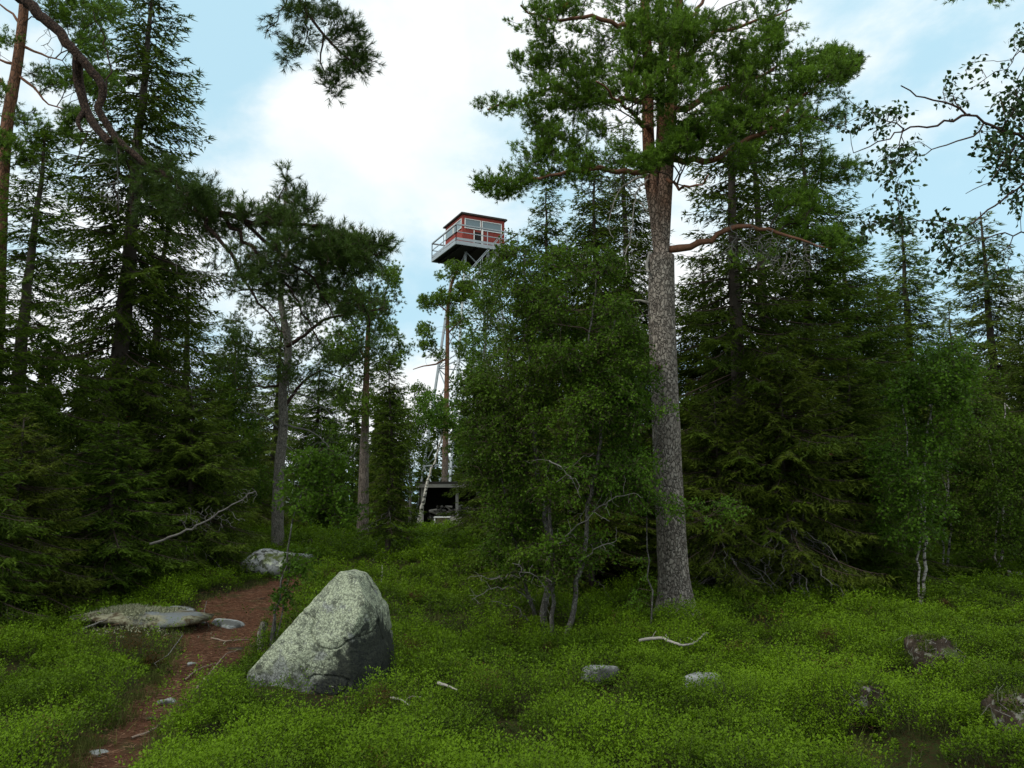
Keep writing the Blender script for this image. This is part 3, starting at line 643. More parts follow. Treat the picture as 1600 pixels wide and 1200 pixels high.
# ------------------------------------------------------------------ generic pine
def pine(base, stem, r0, r1, limbs, pads, n, label, seed, barkm='pine_bark_far', needle='pine_needles', per=5, rad=.16, nn=12, ln=.065, wd=.009, group=None, deads=None, deadn=60, name='pine_tree'):
    rng = np.random.default_rng(seed); sk = Skel(); t = thing(name, base, label, 'pine tree', group)
    sk.poly([np.array(base) - [0, 0, .2], *stem], r0, r1, 'trunk', -1, .05, .2, .9, ok=(6., .3))
    for k, (q, a, b) in enumerate(limbs): sk.poly(q, a, b, 'limb%d' % k, 'near', .35, .15, .8, wob=.014, rng=rng)
    att = in_pads(pads, n, rng, .3); ends, dirs = sk.grow(att, rng, .55, .8, .22, .025, .06); sk.radii(.004, 2.5)
    pr = sk.mesh({'trunk': 14, **{'limb%d' % k: 7 for k in range(9)}}, {'trunk': .08, **{'limb%d' % k: .15 for k in range(9)}}); o = tuple(base)
    obj('trunk', pr['trunk'], M[barkm], t, o, True)
    for k in range(len(limbs)): obj('limb', pr['limb%d' % k], M['limb_dark' if barkm == 'old_bark' else 'limb_bark'], t, o, True)
    A = Acc(); pine_foliage(A, sk.pos[ends], dirs, rng, per, rad, nn, ln, wd, pr['twig']); obj('twigs', pr['twig'], M['twig'], t, o); obj('crown', A, M[needle], t, o)
    if deads:
        D = Skel()
        for k, (q, r) in enumerate(deads[0]): D.poly(q, r, r * .3, k, -1, .3, .1, 1, wob=.012, rng=rng)
        if deads[1]: D.grow(in_pads(deads[1], deadn, rng), rng, .3, .2, .12, .02, 0, 'inherit')
        D.radii(.003, 2.6); parts_each('dead_branch', D, 'grey_twig', t, o)
    bare(base[0], base[1] - .15, .3, .5)
    return t

# medium pine standing on the rise, left of the middle
b = gpx(434, 850); Yb = b[1]
A_ = lambda L, Y=Yb: [at(a, c, Y + (d[0] if d else 0)) for a, c, *d in L]
pine(b, A_([(434, 849), (434, 780), (437, 720), (444, 660), (440, 610), (452, 560), (446, 510), (436, 460), (450, 400), (444, 350), (446, 310)]), .15, .04,
     [(A_([(442, 640), (470, 600, .2), (500, 575, .3), (530, 590, .3)]), .05, .015), (A_([(446, 545), (480, 520, -.2), (510, 495, -.3), (560, 490, -.4), (600, 480, -.4)]), .055, .015), (A_([(444, 600), (420, 605, .2), (395, 603, .3), (370, 610, .3)]), .04, .015),
      (A_([(440, 470), (400, 450, -.2), (365, 455, -.3)]), .04, .012), (A_([(443, 400), (480, 370, -.2), (530, 360, -.2), (570, 370, -.2)]), .04, .012), (A_([(444, 380), (420, 340), (410, 310)]), .03, .01)],
     [(445, 330, Yb, 40, 40, .7, 4), (400, 420, Yb, 60, 70, 1.2, 8), (480, 400, Yb, 70, 70, 1.2, 10), (550, 400, Yb, 55, 36, .9, 6), (590, 470, Yb, 40, 30, .7, 4), (420, 510, Yb, 80, 50, 1.3, 9), (510, 470, Yb, 60, 50, 1.2, 7),
      (480, 560, Yb, 70, 36, 1.2, 6), (560, 540, Yb, 46, 36, .9, 3.5), (370, 560, Yb, 40, 40, .8, 4), (440, 600, Yb, 80, 24, 1, 3), (520, 620, Yb, 30, 20, .6, 1.5)],
     900, 'medium pine with crooked boughs and grey trunk on the rise behind the rounded mossy rock', 31, 'old_bark', 'mid_needles', 8, .2, 13, .075, .012,
     deads=([(A_([(438, 662), (465, 668, -.2), (490, 675, -.3), (508, 690, -.4)]), .028), (A_([(505, 690, -.4), (540, 720, -.5), (560, 735, -.5)]), .02), (A_([(434, 668), (410, 648, -.2), (378, 642, -.3)]), .022), (A_([(442, 612), (478, 618, -.3), (520, 650, -.4), (550, 680, -.4)]), .022), (A_([(438, 690), (450, 700, -.1), (458, 705, -.2)]), .018)],
            [(520, 690, Yb - .4, 50, 45, .4, 3), (560, 690, Yb - .4, 40, 40, .4, 3), (400, 640, Yb - .2, 30, 16, .3, 1), (500, 420, Yb - .4, 90, 70, .5, 5)]), deadn=420)
b = gpx(566, 822); b = np.array([at(566, 822, 24)[0], 24, 0]); b[2] = hz(b[0], b[1]); Yb = 24
pine(b, A_([(567, 820), (568, 760), (570, 680), (572, 600), (575, 520), (578, 470)], Yb), .19, .05,
     [(A_([(570, 640), (600, 620, .3), (620, 600, .3)], Yb), .05, .02), (A_([(572, 560), (545, 530), (525, 520)], Yb), .05, .02)],
     [(570, 480, Yb, 42, 34, 1.2, 5), (600, 440, Yb, 30, 26, .8, 3), (540, 540, Yb, 36, 40, 1.1, 5), (600, 545, Yb, 34, 40, 1.1, 5), (560, 620, Yb, 40, 40, 1.2, 4), (610, 640, Yb, 24, 26, .8, 2)],
     650, 'slender pine with bare lower trunk between the medium pine and the thin young spruce', 32, per=8, rad=.26, nn=13, ln=.09, wd=.02)
Yb = 37; b = at(696, 790, Yb); b[2] = hz(b[0], b[1])
pine(b, A_([(695, 750), (696, 700), (698, 600), (699, 540), (700, 480), (706, 440), (714, 424)], Yb), .19, .06,
     [(A_([(699, 560), (680, 570), (655, 572), (645, 578)], Yb), .06, .02), (A_([(700, 490), (690, 478), (682, 476)], Yb), .05, .02), (A_([(700, 520), (720, 500), (735, 495)], Yb), .05, .02)],
     [(712, 424, Yb, 17, 12, .7, 3), (694, 432, Yb, 10, 8, .5, 1), (672, 474, Yb, 17, 9, .7, 2.4), (700, 466, Yb, 22, 12, .8, 3), (730, 460, Yb, 20, 22, .8, 4), (668, 518, Yb, 16, 10, .7, 2), (664, 540, Yb, 20, 9, .7, 2.2), (716, 500, Yb, 22, 16, .9, 3), (730, 540, Yb, 22, 26, 1, 4), (680, 552, Yb, 22, 12, .9, 1.6)],
     198, 'thin pine with orange trunk and open crown in front of the watchtower legs', 33, per=16, rad=.32, nn=11, ln=.12, wd=.032)
# pine at the far left with orange trunk high up
Yb = 13; b = at(-25, 860, Yb); b[2] = hz(b[0], b[1])
pine(b, A_([(-20, 700), (-5, 500), (2, 300), (12, 180), (26, 110), (36, 30), (42, -60), (46, -160)], Yb), .17, .06,
     [(A_([(20, 120), (50, 130), (75, 165), (100, 172)], Yb), .03, .01), (A_([(30, 70), (60, 85), (100, 95)], Yb), .03, .01), (A_([(34, 40), (20, 20), (-10, 0)], Yb), .03, .01), (A_([(14, 150), (-8, 110), (-30, 90)], Yb), .04, .012), (A_([(22, 100), (0, 92), (-25, 98)], Yb), .03, .01)],
     [(130, 20, Yb, 60, 26, .8, 5), (80, -10, Yb, 60, 30, .8, 4), (140, 70, Yb, 40, 26, .6, 3), (90, 120, Yb, 44, 22, .5, 3), (150, 130, Yb, 36, 24, .5, 2.5), (10, 60, Yb, 30, 20, .5, 1), (50, 200, Yb, 60, 26, .6, 6), (20, 230, Yb, 60, 30, .7, 6), (90, 215, Yb, 36, 20, .5, 2), (-20, 150, Yb, 40, 30, .6, 2), (110, 180, Yb, 30, 12, .4, 1.5)],
     700, 'pine with orange upper trunk at the far left edge behind the dark spruces', 34, per=8, rad=.16, nn=15, ln=.06, wd=.010)

# near pine whose trunk stands left of the frame: one heavy bough dips into view, another hangs over the middle
reindeer_lichen()
def near_pine():
    rng = np.random.default_rng(77); Yn = 6.2; base = np.array([-5.4, 6.0, hz(-5.4, 6.0)]); sk = Skel()
    t = thing('pine_tree', base, 'near pine beyond the left edge, its dark twisted bough diving down across the upper left', 'pine tree')
    sk.poly([base - [0, 0, .2], base + [0, 0, 2], base + [.1, 0, 4], base + [.15, .1, 6], base + [.2, .1, 7.6], base + [.2, .1, 9.5]], .24, .10, 'trunk', -1, .05, .25, 1, ok=6.)
    B = lambda L: [at(a, c, Yn + (d[0] if d else 0)) for a, c, *d in L]
    l0 = [base + [.15, .1, 5.2], *B([(-60, -60, -.1), (30, -8), (60, 20), (95, 52), (120, 85), (145, 112), (163, 138), (160, 155), (152, 168), (158, 180), (170, 200), (185, 222), (215, 246), (250, 268), (290, 298), (330, 325), (380, 345), (440, 350), (500, 352), (550, 372), (590, 400)])]
    sk.poly(l0, .074, .009, 'limb1', 'near', .25, .05, .62, wob=.006, rng=rng)
    sk.poly(B([(122, 88), (120, 110, .06), (122, 130, .1), (130, 155, .1), (135, 175, .1), (150, 200, .05), (172, 222)]), .042, .035, 'limb2', 'near', .25, .05)
    sk.poly(B([(135, 172, .1), (118, 190, 0), (128, 205, 0)]), .03, .012, 'limb3', 'near', .25, .05)
    for q, r in (([(190, 225), (200, 260, .1), (205, 300, .2), (208, 340, .2)], .010), ([(160, 150), (160, 155), (175, 110, .2), (160, 60, .3), (150, 20, .3)], .008), ([(180, 215), (184, 250), (180, 300, .2), (186, 340, .2)], .012),
                 ([(290, 298), (330, 360, -.1), (370, 410, -.1), (400, 470, -.1), (445, 520, -.1)], .022), ([(330, 325), (390, 380), (450, 440), (480, 500), (500, 540)], .020), ([(380, 345), (440, 400), (500, 440), (520, 500)], .016), ([(440, 350), (520, 400), (560, 450), (580, 520)], .014),
                 ([(380, 345), (420, 330), (445, 300), (447, 265)], .008), ([(138, 205), (130, 225), (125, 240), (115, 260)], .007)):
        sk.poly(B(q), r, .005, 'limb_' + str(q[0]), 'near', .4, .08, 1, wob=.012, rng=rng)
    l2 = [base + [.2, .1, 7.2], *B([(200, -330), (350, -170), (430, -70), (455, -20), (480, 20), (505, 55), (535, 85), (560, 105)])]
    sk.poly(l2, .06, .008, 'limb4', 'near', .25, .1, .8)
    for q in ([(455, -20), (440, 20), (425, 45), (415, 60)], [(480, 20), (478, 60), (470, 85)], [(505, 55), (500, 95), (520, 140)], [(462, -30), (500, -5), (530, 0)]): sk.poly(B(q), .009, .003, 'limb_' + str(q[0]) + 'b', 'near', .4, .08, 1, wob=.01, rng=rng)
    pads = [(215, 300, Yn, 22, 40, .25, 1.2), (280, 370, Yn, 24, 34, .25, 1.2), (240, 270, Yn, 40, 24, .3, 2.2), (300, 310, Yn, 50, 30, .4, 5), (360, 350, Yn, 60, 36, .5, 8), (430, 370, Yn, 60, 44, .5, 8), (500, 385, Yn, 60, 36, .5, 8), (560, 400, Yn, 46, 30, .4, 6), (595, 395, Yn, 18, 24, .3, 1.4), (450, 320, Yn, 40, 24, .4, 2.4),
            (240, 255, Yn, 24, 14, .2, 1.2), (190, 240, Yn, 30, 14, .3, 1.2), (400, 430, Yn, 50, 40, .4, 4), (470, 450, Yn, 50, 40, .4, 4), (540, 460, Yn, 46, 36, .4, 3), (590, 440, Yn, 24, 24, .3, 1.6), (345, 400, Yn, 30, 30, .3, 1.6), (70, 150, Yn + .8, 60, 40, .4, .8), (447, 275, Yn, 4, 14, .05, .3)]
    pads2 = [(500, 20, Yn, 40, 20, .3, 3), (540, 60, Yn, 26, 34, .3, 4), (560, 95, Yn, 22, 26, .25, 4.5), (520, 115, Yn, 24, 26, .25, 2.4), (460, 10, Yn, 26, 14, .3, 1.4), (428, 40, Yn, 12, 20, .2, .7), (470, 65, Yn, 26, 26, .2, 1.8), (450, 92, Yn, 12, 10, .1, .6), (530, 145, Yn, 10, 10, .1, .5), (500, -40, Yn, 60, 20, .4, 2)]
    e1, d1 = sk.grow(np.vstack([in_pads(pads, 540, rng), in_pads(pads2, 120, rng)]), rng, .45, .3, .11, .014, .03); sk.radii(.0022, 2.5)
    pr = sk.mesh({'trunk': 14, 'limb1': 12}, {'trunk': .06, 'limb1': .2, 'limb2': .2}); o = tuple(base)
    obj('trunk', pr['trunk'], M['pine_bark'], t, o, True); [obj('limb', a_, M['bough_bark'], t, o, True) for k_, a_ in pr.items() if str(k_).startswith('limb')]
    A = Acc(); pine_foliage(A, sk.pos[e1], d1, rng, 6, .11, 30, .058, .0042, pr['twig'], .3, .8); obj('twigs', pr['twig'], M['twig'], t, o); obj('needles', A, M['near_needles'], t, o)
    D = Skel()
    for q in ([(250, 268), (330, 325), (420, 350), (520, 360)], [(330, 360), (400, 440)], [(390, 380), (470, 470)], [(182, 225), (186, 330)], [(60, 20), (75, 45), (80, 60)]): D.poly(B(q), .005, .003, str(q[0]), -1, .2, .08)
    D.grow(in_pads([(330, 400, Yn, 60, 60, .25, 3), (400, 400, Yn - .1, 70, 60, .25, 4), (450, 450, Yn, 50, 60, .3, 3), (180, 290, Yn, 34, 50, .2, 1), (560, 440, Yn, 50, 60, .25, 1.2), (75, 70, Yn, 20, 30, .1, .4), (135, 240, Yn, 14, 26, .1, .4)], 480, rng), rng, .3, 0, .1, .016, -.04, 'inherit')
    D.radii(.0018, 2.7); parts_each('dry_twigs', D, 'grey_twig', t, o)
near_pine(); print('pines', round(time.time() - T0, 1))

# ------------------------------------------------------------------ spruce
def spruce_parts(seed, H=11.0, R=2.0, cb=.12, gap=.12, droop=.35, dens=1.0, fine=1.0, dead=10, power=.8, whorl=.24, trk_k=.0115, twl=.42):
    rng = np.random.default_rng(seed); wood, fol, trk = Acc(), Acc(), Acc()
    tz = np.linspace(-.2, H, 24); tx = np.cumsum(rng.normal(size=24)) * .012; ty = np.cumsum(rng.normal(size=24)) * .012; tx -= tx[0]; ty -= ty[0]
    tr = trk_k * H * (1 - np.clip(tz, 0, H) / H) ** .85 + .008; tr[0] *= 1.25
    tube(trk, np.stack([tx, ty, tz], 1), tr, 9, bumpy=.06)
    tp = lambda z: np.array([np.interp(z, tz, tx), np.interp(z, tz, ty), z])
    z = cb * H
    st, sd, sl, stint = [], [], [], []     # side twigs
    az0 = 0
    while z < H - .05:
        f = 1 - z / H; k = 7 if f > .12 else 5; az0 += rng.uniform(.4, 1.2)
        side = .75 + .5 * noise(np.array([z * .9]), np.array([3.3]), seed=seed)[0]
        for b in range(k):
            if rng.random() < gap: continue
            az = az0 + b * 2 * math.pi / k + rng.normal() * .18; zz = z + rng.uniform(-.12, .12)
            L = R * min(1.0, f ** power * 1.12) * rng.uniform(.62, 1.08) * side + .06
            a = .55 - .95 * min(1, f * 1.7) - rng.uniform(0, .15); n = max(4, int(L / .12) + 2); s = np.linspace(0, 1, n)
            dirv = np.array([math.cos(az), math.sin(az), 0]); q = np.array([-dirv[1], dirv[0], 0]) * rng.normal() * .08
            P = tp(zz) + dirv * (L * s * (1 - .08 * s))[:, None] + q * (L * s * s)[:, None] + np.array([0, 0, 1]) * (L * (a * s - droop * .55 * s * s + droop * .75 * s ** 3))[:, None]
            tube(wood, P, np.linspace(.008 + L * .007, .003, n), 4 if L > .8 else 3, cap=False)
            sp = .075 / dens; m = int(L * .86 / sp)
            if m < 2: m = 2
            u = np.linspace(.14, 1, m) + rng.uniform(-.01, .01, m); u = np.clip(u, 0, 1); base = np.stack([np.interp(u, s, P[:, c]) for c in range(3)], 1); tang = unit(np.stack([np.interp(np.clip(u, .05, .95) + .05, s, P[:, c]) - np.interp(np.clip(u, .05, .95) - .05, s, P[:, c]) for c in range(3)], 1))
            for sg in (-1, 1):
                ll = (twl * L * (1 - u) ** .8 + .10) * rng.uniform(.55, 1.15, m); lat = np.cross(tang, [0, 0, 1.0]) * sg
                d = unit(tang * .75 + lat * .8 + np.array([0, 0, -1]) * (droop * .7 + rng.uniform(-.1, .35, m))[:, None])
                st.append(base); sd.append(d); sl.append(ll); stint.append(np.clip(.25 + .25 * rng.random() + .35 * u ** 2 + rng.normal(size=m) * .08, 0, 1))
            st.append(base[-1:]); sd.append(tang[-1:]); sl.append(np.array([.12])); stint.append(np.array([.7]))
        z += whorl * (.6 + .6 * f) * rng.uniform(.7, 1.2)
    st, sd, sl, stint = (np.concatenate(a) for a in (st, sd, sl, stint))
    W = perp(sd, rng) * .0035; wood.add(np.stack([st - W, st + W, st + sd * sl[:, None]], 1).reshape(-1, 3), np.arange(len(st) * 3).reshape(-1, 3))
    # sub-shoots: along each side twig, short shoots left and right carrying needles
    n = np.maximum(4, (sl / (.021 / fine)).astype(int)); k = np.repeat(np.arange(len(st)), n); u = rng.random(len(k)) ** .9
    P = st[k] + sd[k] * (sl[k] * u)[:, None]; P[:, 2] -= .35 * sl[k] * u ** 2 + rng.random(len(k)) * .05
    lat = unit(np.cross(sd[k], [0, 0, 1.0]) + 1e-6) * rng.choice([-1, 1], len(k))[:, None]; d = unit(sd[k] * .8 + lat * rng.uniform(.2, .9, len(k))[:, None] + rng.normal(size=(len(k), 3)) * .32 + [0, 0, -.30])
    needles(fol, P, d, rng.uniform(.06, .125, len(k)), rng.uniform(.020, .034, len(k)), np.clip(stint[k] + rng.normal(size=len(k)) * .12 + .12 * u, 0, 1), rng)
    dd = Acc()
    if dead:
        sk = Skel()
        for b in range(dead):
            az = rng.uniform(0, 2 * math.pi); zz = rng.uniform(.05, max(cb + .12, .2)) * H; L = rng.uniform(.5, 1.0) * R * .62; dv = np.array([math.cos(az), math.sin(az), 0])
            P = [tp(zz), tp(zz) + dv * L * .4 + [0, 0, -.03], tp(zz) + dv * L * .75 + [0, 0, -.25 * L], tp(zz) + dv * L + [0, 0, -.55 * L]]
            sk.poly(P, .014, .004, 'd', -1, .3, .12, 1, wob=.02, rng=rng)
            c = resample(P, .1); idx = rng.integers(2, len(c), 9); att = c[idx] + rng.normal(size=(9, 3)) * [.1, .1, .1] - [0, 0, .22]; att[:, 2] = np.maximum(att[:, 2], .05)
            sk.grow(att, rng, .3, 0, .1, .015, -.05, 'd')
        sk.radii(.003, 2.6); dd = sk.mesh()['d']
    return trk, wood, fol, dd
PROTO = {}
def spruce_proto(key, needle='spruce_needles', **kw):
    tr, wd, fo, dd = spruce_parts(**kw); H = kw.get('H', 11.0)
    PROTO[key] = (H, kw.get('R', 2.0), mesh_of('trunk', tr, M['spruce_bark'], smooth=True), mesh_of('branches', wd, M['twig']), mesh_of('crown', fo, M[needle]), mesh_of('dead_branches', dd, M['grey_twig']) if not dd.empty() else None)
spruce_proto('tall', seed=101, H=13, R=1.9, cb=.10, gap=.30, droop=.5, power=.66, whorl=.27, twl=.34)
spruce_proto('dense', seed=102, H=10, R=1.9, cb=.03, gap=.20, droop=.4, power=.8)
spruce_proto('dense2', seed=103, H=8, R=1.7, cb=.03, gap=.22, droop=.3, power=.75, needle='spruce_olive')
spruce_proto('sparse', seed=104, H=11, R=1.7, cb=.12, gap=.42, droop=.5, power=.72, whorl=.28, dead=40, twl=.30)
spruce_proto('slim', seed=105, H=7, R=.75, cb=.16, gap=.15, droop=.35, power=.6, dead=14, trk_k=.008)
spruce_proto('pale', seed=106, H=10, R=1.35, cb=.06, gap=.22, droop=.35, power=.7, needle='spruce_pale')
spruce_proto('low', seed=107, H=5, R=1.7, cb=.04, gap=.05, droop=.45, power=.7, needle='spruce_olive', dead=24)
spruce_proto('skirt', seed=109, H=5, R=1.7, cb=.22, gap=.12, droop=.5, power=.62, needle='spruce_olive', dead=70)
spruce_proto('low2', seed=108, H=4.5, R=1.5, cb=.02, gap=.08, droop=.35, power=.7)
print('spruce protos', round(time.time() - T0, 1))
def spruce(key, px, Y, top, Rm, label, rot=0, lean=0, group='spruces in the wood round the clearing'):
    Rm *= 1.12; H, R0, *ms = PROTO[key]; x = at(px, 700, Y)[0]; z = hz(x, Y); h = at(px, top, Y)[2] - z
    t = thing('spruce_tree', (x, Y, z), label, 'spruce tree', group); t.scale = (Rm / R0, Rm / R0, h / H); t.rotation_euler = (0, R_(lean), rot)
    for nm, me in zip(('trunk', 'branches', 'crown', 'dead_branches'), ms):
        if me: o = bpy.data.objects.new(nm, me); C.objects.link(o); o.parent = t
    bare(x, Y, .2)
    return t
SP = [
 ('tall', 165, 15, -70, 2.3, 'tall open spruce with a bare tip region passing behind the twisted dark bough, upper left', 0.3, 1.2),
 ('sparse', 20, 12.5, 200, 1.8, 'dark dense spruce filling the left edge below the orange pine trunk', 1.2, 0),
 ('dense', -90, 11, 330, 1.8, 'dark spruce cut by the left edge of the picture', 2.2, 0),
 ('sparse', 232, 17, 300, 1.9, 'open spruce with see-through crown just right of the tall left spruce', .9, 0),
 ('sparse', 285, 20, 430, 2.0, 'broad dark spruce left of the medium pine, its tip below the hanging bough', 4.0, 0),
 ('low', 35, 10.6, 650, 1.2, 'low olive spruce at the lower left with boughs sweeping the shrubs', 0.5, 0),
 ('low2', -50, 9.4, 600, 1.2, 'low spruce at the very left edge, nearest of the left thicket', 4.5, 0),
 ('low2', 185, 12.2, 660, 1.35, 'bushy young spruce right of the low olive one', 2.5, 0),
 ('low', 300, 14.5, 610, 1.7, 'wide low spruce with pale drooping dead twigs left of the medium pine trunk', 1.5, 0),
 ('dense2', 365, 24, 500, 1.9, 'mid distance spruce showing just left of the medium pine trunk', 1.0, 0),
 ('dense', 495, 27, 560, 1.8, 'distant spruce low behind the right side of the medium pine', 2.0, 0),
 ('pale', 430, 31, 470, 1.8, 'pale distant spruce behind the medium pine crown', 2.6, 0),
 ('slim', 607, 16.5, 560, .62, 'thin young spruce with bare lower stem standing alone on the green rise', .4, 0),
 ('dense2', 610, 36, 600, 1.5, 'small distant spruce left of the wood shed', 3.3, 0),
 ('dense', 852, 15, 290, 1.55, 'dark spruce with its pointed tip just right of the red cabin', .2, 0),
 ('dense', 935, 14.5, 235, 1.6, 'dark spruce close behind the left side of the tall pine', 1.9, 0),
 ('dense2', 785, 20, 520, 1.8, 'olive spruce hidden low behind the central birch leaves', 2.9, 0),
 ('dense2', 920, 13, 560, 1.5, 'squat spruce behind the birch stems left of the tall pine trunk', 5.0, 0),
 ('sparse', 1160, 13.6, 60, 2.0, 'tall bare-stemmed spruce right of the tall pine, dark trunk showing through', .6, 0),
 ('sparse', 1208, 15.5, 130, 1.9, 'second tall open spruce, just right of the bare-stemmed one', 2.1, 0),
 ('dense', 1110, 15, 400, 1.7, 'dark spruce directly behind the right side of the tall pine trunk', 4.2, 0),
 ('tall', 1275, 16, 190, 2.1, 'tall spruce under the right end of the tall pine crown', 3.6, 0),
 ('dense', 1335, 18, 340, 2.1, 'pointed green spruce at the edge of the sky gap, right of the tall ones', 1.1, 0),
 ('skirt', 1120, 12.8, 620, 1.3, 'low olive spruce at the foot of the tall pine on its right', 3.3, 0),
 ('skirt', 1225, 12.9, 540, 1.6, 'broad low spruce with dry drooping twigs at its foot, right of the tall pine', .9, 0),
 ('dense2', 1325, 15, 560, 1.5, 'olive spruce right of the broad low one', 2.4, 0),
 ('pale', 1432, 25, 340, 2.2, 'pale ragged spruce with a thin tip standing alone in the right sky gap', .7, 0),
 ('pale', 1562, 23, 330, 2.1, 'pale green spruce near the right edge behind the hanging birch twigs', 2.7, 0),
 ('dense2', 1500, 30, 470, 2.0, 'distant spruce between the two pale spruces', 4.4, 0),
 ('dense', 1385, 24, 440, 2.4, 'spruce left of the pale ragged one', 5.2, 0),
 ('dense', 1640, 17, 420, 1.6, 'dark spruce cut by the right edge of the picture', 3.9, 0),
 ('dense', 1540, 26, 560, 1.9, 'low spruce behind the right hand birch thicket', 1.6, 0),
 ('low2', 1375, 20, 740, 1.6, 'short spruce in the shade between the olive spruce and the birch thicket', 1.6, 0),
 ('tall', 985, 16.5, 200, 1.7, 'tall spruce just behind and left of the tall pine trunk', .1, 0),
 ('dense2', 815, 28, 640, 1.6, 'small spruce behind the central birch, right of the shed', 5.9, 0),
]
for s_ in SP: spruce(*s_)
print('spruces', round(time.time() - T0, 1))

# ------------------------------------------------------------------ birches
def birch(base, stems, pads, n, label, seed, per=22, rad=.22, ln=.035, wd=.027, name='birch_tree', barkm='grey_stem', group=None, leaf='birch_leaves', shape=None, deadn=0, alpha=.45, cat='birch tree', r0=.003):
    rng = np.random.default_rng(seed); sk = Skel(); t = thing(name, base, label, cat, group)
    for q, a, b in stems: sk.poly([np.asarray(q[0]) - [0, 0, .1], *q], a, b, 'trunk', -1, .08, .16, .8, ok=(3., .12), wob=.014, rng=rng)
    ends, dirs = sk.grow(in_pads(pads, n, rng, .2), rng, alpha, .9, .2, .03, .05); sk.radii(r0, 2.5)
    pr = sk.mesh({'trunk': 9}, {'trunk': .08}); o = tuple(base)
    obj('trunk', pr['trunk'], M[barkm], t, o, True); A = Acc(); birch_foliage(A, sk.pos[ends], dirs, rng, int(per * 2.1), rad * .72, ln * 1.1, wd * 1.15, .6, shape, pr['twig'])
    obj('twigs', pr['twig'], M['twig'], t, o); obj('crown', A, M[leaf], t, o)
    if deadn:
        D = Skel()
        for k, q in enumerate(deadn): P = stem(q, base[1]); D.poly(P, .009, .003, k, -1, .3, .06, 1, wob=.012, rng=rng); i_ = rng.integers(2, len(D.pos), 1)
        att = D.pos[rng.integers(0, len(D.pos), 14 * len(deadn))] + rng.normal(size=(14 * len(deadn), 3)) * [.12, .12, .10]; D.grow(att, rng, .3, 0, .07, .012, 0, 'inherit'); D.radii(.0022, 2.7); parts_each('dead_twigs', D, 'grey_twig', t, o)
    return t
def stem(L, Y): return [at(a, c, Y + (d[0] if d else 0)) for a, c, *d in L]
b = gpx(848, 992); Yb = b[1]
birch(b, [(stem([(846, 990), (852, 940), (862, 880), (850, 780, .1), (835, 700, .2), (828, 600, .3), (822, 500, .3), (818, 400, .3)], Yb), .045, .012)],
      [(800, 470, Yb + .4, 60, 70, .8, 6), (840, 560, Yb + .3, 70, 70, .9, 7), (790, 600, Yb + .3, 70, 60, .8, 7), (775, 690, Yb + .2, 56, 60, .8, 6), (820, 690, Yb + .1, 60, 60, .8, 5), (805, 400, Yb + .4, 34, 30, .5, 2.4), (830, 800, Yb, 70, 50, .6, 4), (850, 880, Yb - .1, 60, 40, .5, 3)], 660,
      'birch with a dark curved stem in the middle thicket, leaves up to the red cabin', 201, group='birches of the middle thicket')
b2 = gpx(858, 1000)
birch(b2, [(stem([(858, 998), (866, 940), (862, 860), (858, 780, -.1), (880, 700), (905, 600, .1), (925, 500, .2), (930, 420, .2)], b2[1]), .028, .009)],
      [(900, 420, b2[1], 70, 40, .7, 4), (940, 500, b2[1], 60, 60, .8, 6), (890, 540, b2[1], 60, 60, .8, 6), (960, 560, b2[1], 46, 60, .7, 4), (900, 640, b2[1], 70, 60, .8, 6), (860, 470, b2[1], 50, 50, .7, 4), (890, 760, b2[1], 60, 60, .6, 4), (910, 860, b2[1] + .2, 60, 40, .5, 3)], 640,
      'slim forked birch in the middle thicket, stem close to the dark curved one', 202, deadn=[[(858, 720, -.5), (885, 735, -.7), (905, 770, -.7)], [(870, 850, -.3), (905, 820, -.5), (930, 800, -.6)], [(860, 930, -.2), (840, 900, -.4), (800, 880, -.5)]], group='birches of the middle thicket')
b3 = gpx(882, 1004)
birch(b3, [(stem([(882, 1004), (898, 940), (910, 870), (922, 790), (935, 720), (940, 640), (955, 560), (960, 500)], b3[1]), .036, .011)],
      [(950, 640, b3[1], 50, 60, .7, 4), (985, 600, b3[1] + .3, 40, 60, .5, 3), (920, 740, b3[1], 60, 60, .7, 4), (970, 740, b3[1], 50, 60, .6, 3), (900, 860, b3[1], 60, 40, .5, 2)], 420,
      'leaning birch with pale grey stem, rightmost of the middle thicket', 203, deadn=[[(925, 800, -.2), (960, 780, -.5), (990, 770, -.5)], [(905, 880, -.1), (940, 850, -.3), (965, 845, -.3)]], group='birches of the middle thicket')
b4 = gpx(838, 975)
birch(b4, [(stem([(838, 975), (818, 900, -.1), (800, 830, -.2), (790, 760, -.2), (770, 700, -.2)], b4[1]), .025, .008), (stem([(838, 975), (830, 930), (800, 900), (760, 905)], b4[1]), .014, .005)],
      [(765, 700, b4[1], 40, 60, .6, 4), (800, 790, b4[1], 40, 60, .6, 4), (750, 620, b4[1], 36, 60, .6, 3), (820, 850, b4[1], 70, 50, .5, 4), (790, 900, b4[1], 60, 30, .4, 1.5)], 360,
      'small arching birch, leftmost and lowest of the middle thicket', 204, deadn=[[(830, 940, -.1), (800, 915, -.3), (750, 925, -.4), (735, 940, -.4)], [(825, 970, -.1), (805, 945, -.2), (770, 940, -.3)], [(820, 880, -.2), (780, 905, -.4), (745, 900, -.5)]], group='birches of the middle thicket')
# thin shrubs in front of the tall pine trunk
b5 = gpx(1012, 1000)
birch(b5, [(stem([(1014, 1000), (1020, 940, -.1), (1012, 880), (1008, 800), (1025, 720, -.2), (1030, 640, -.2)], b5[1]), .012, .004)],
      [(1040, 790, b5[1] - .2, 40, 20, .25, 3), (1110, 800, b5[1] - .1, 46, 22, .3, 2), (1030, 640, b5[1] - .2, 26, 16, .2, 1.6), (1000, 900, b5[1], 34, 40, .3, 2), (1140, 790, b5[1], 30, 14, .2, 1)], 60,
      'wispy birch sapling whose leaves cross the tall pine trunk', 205, 18, .16, .03, .024)
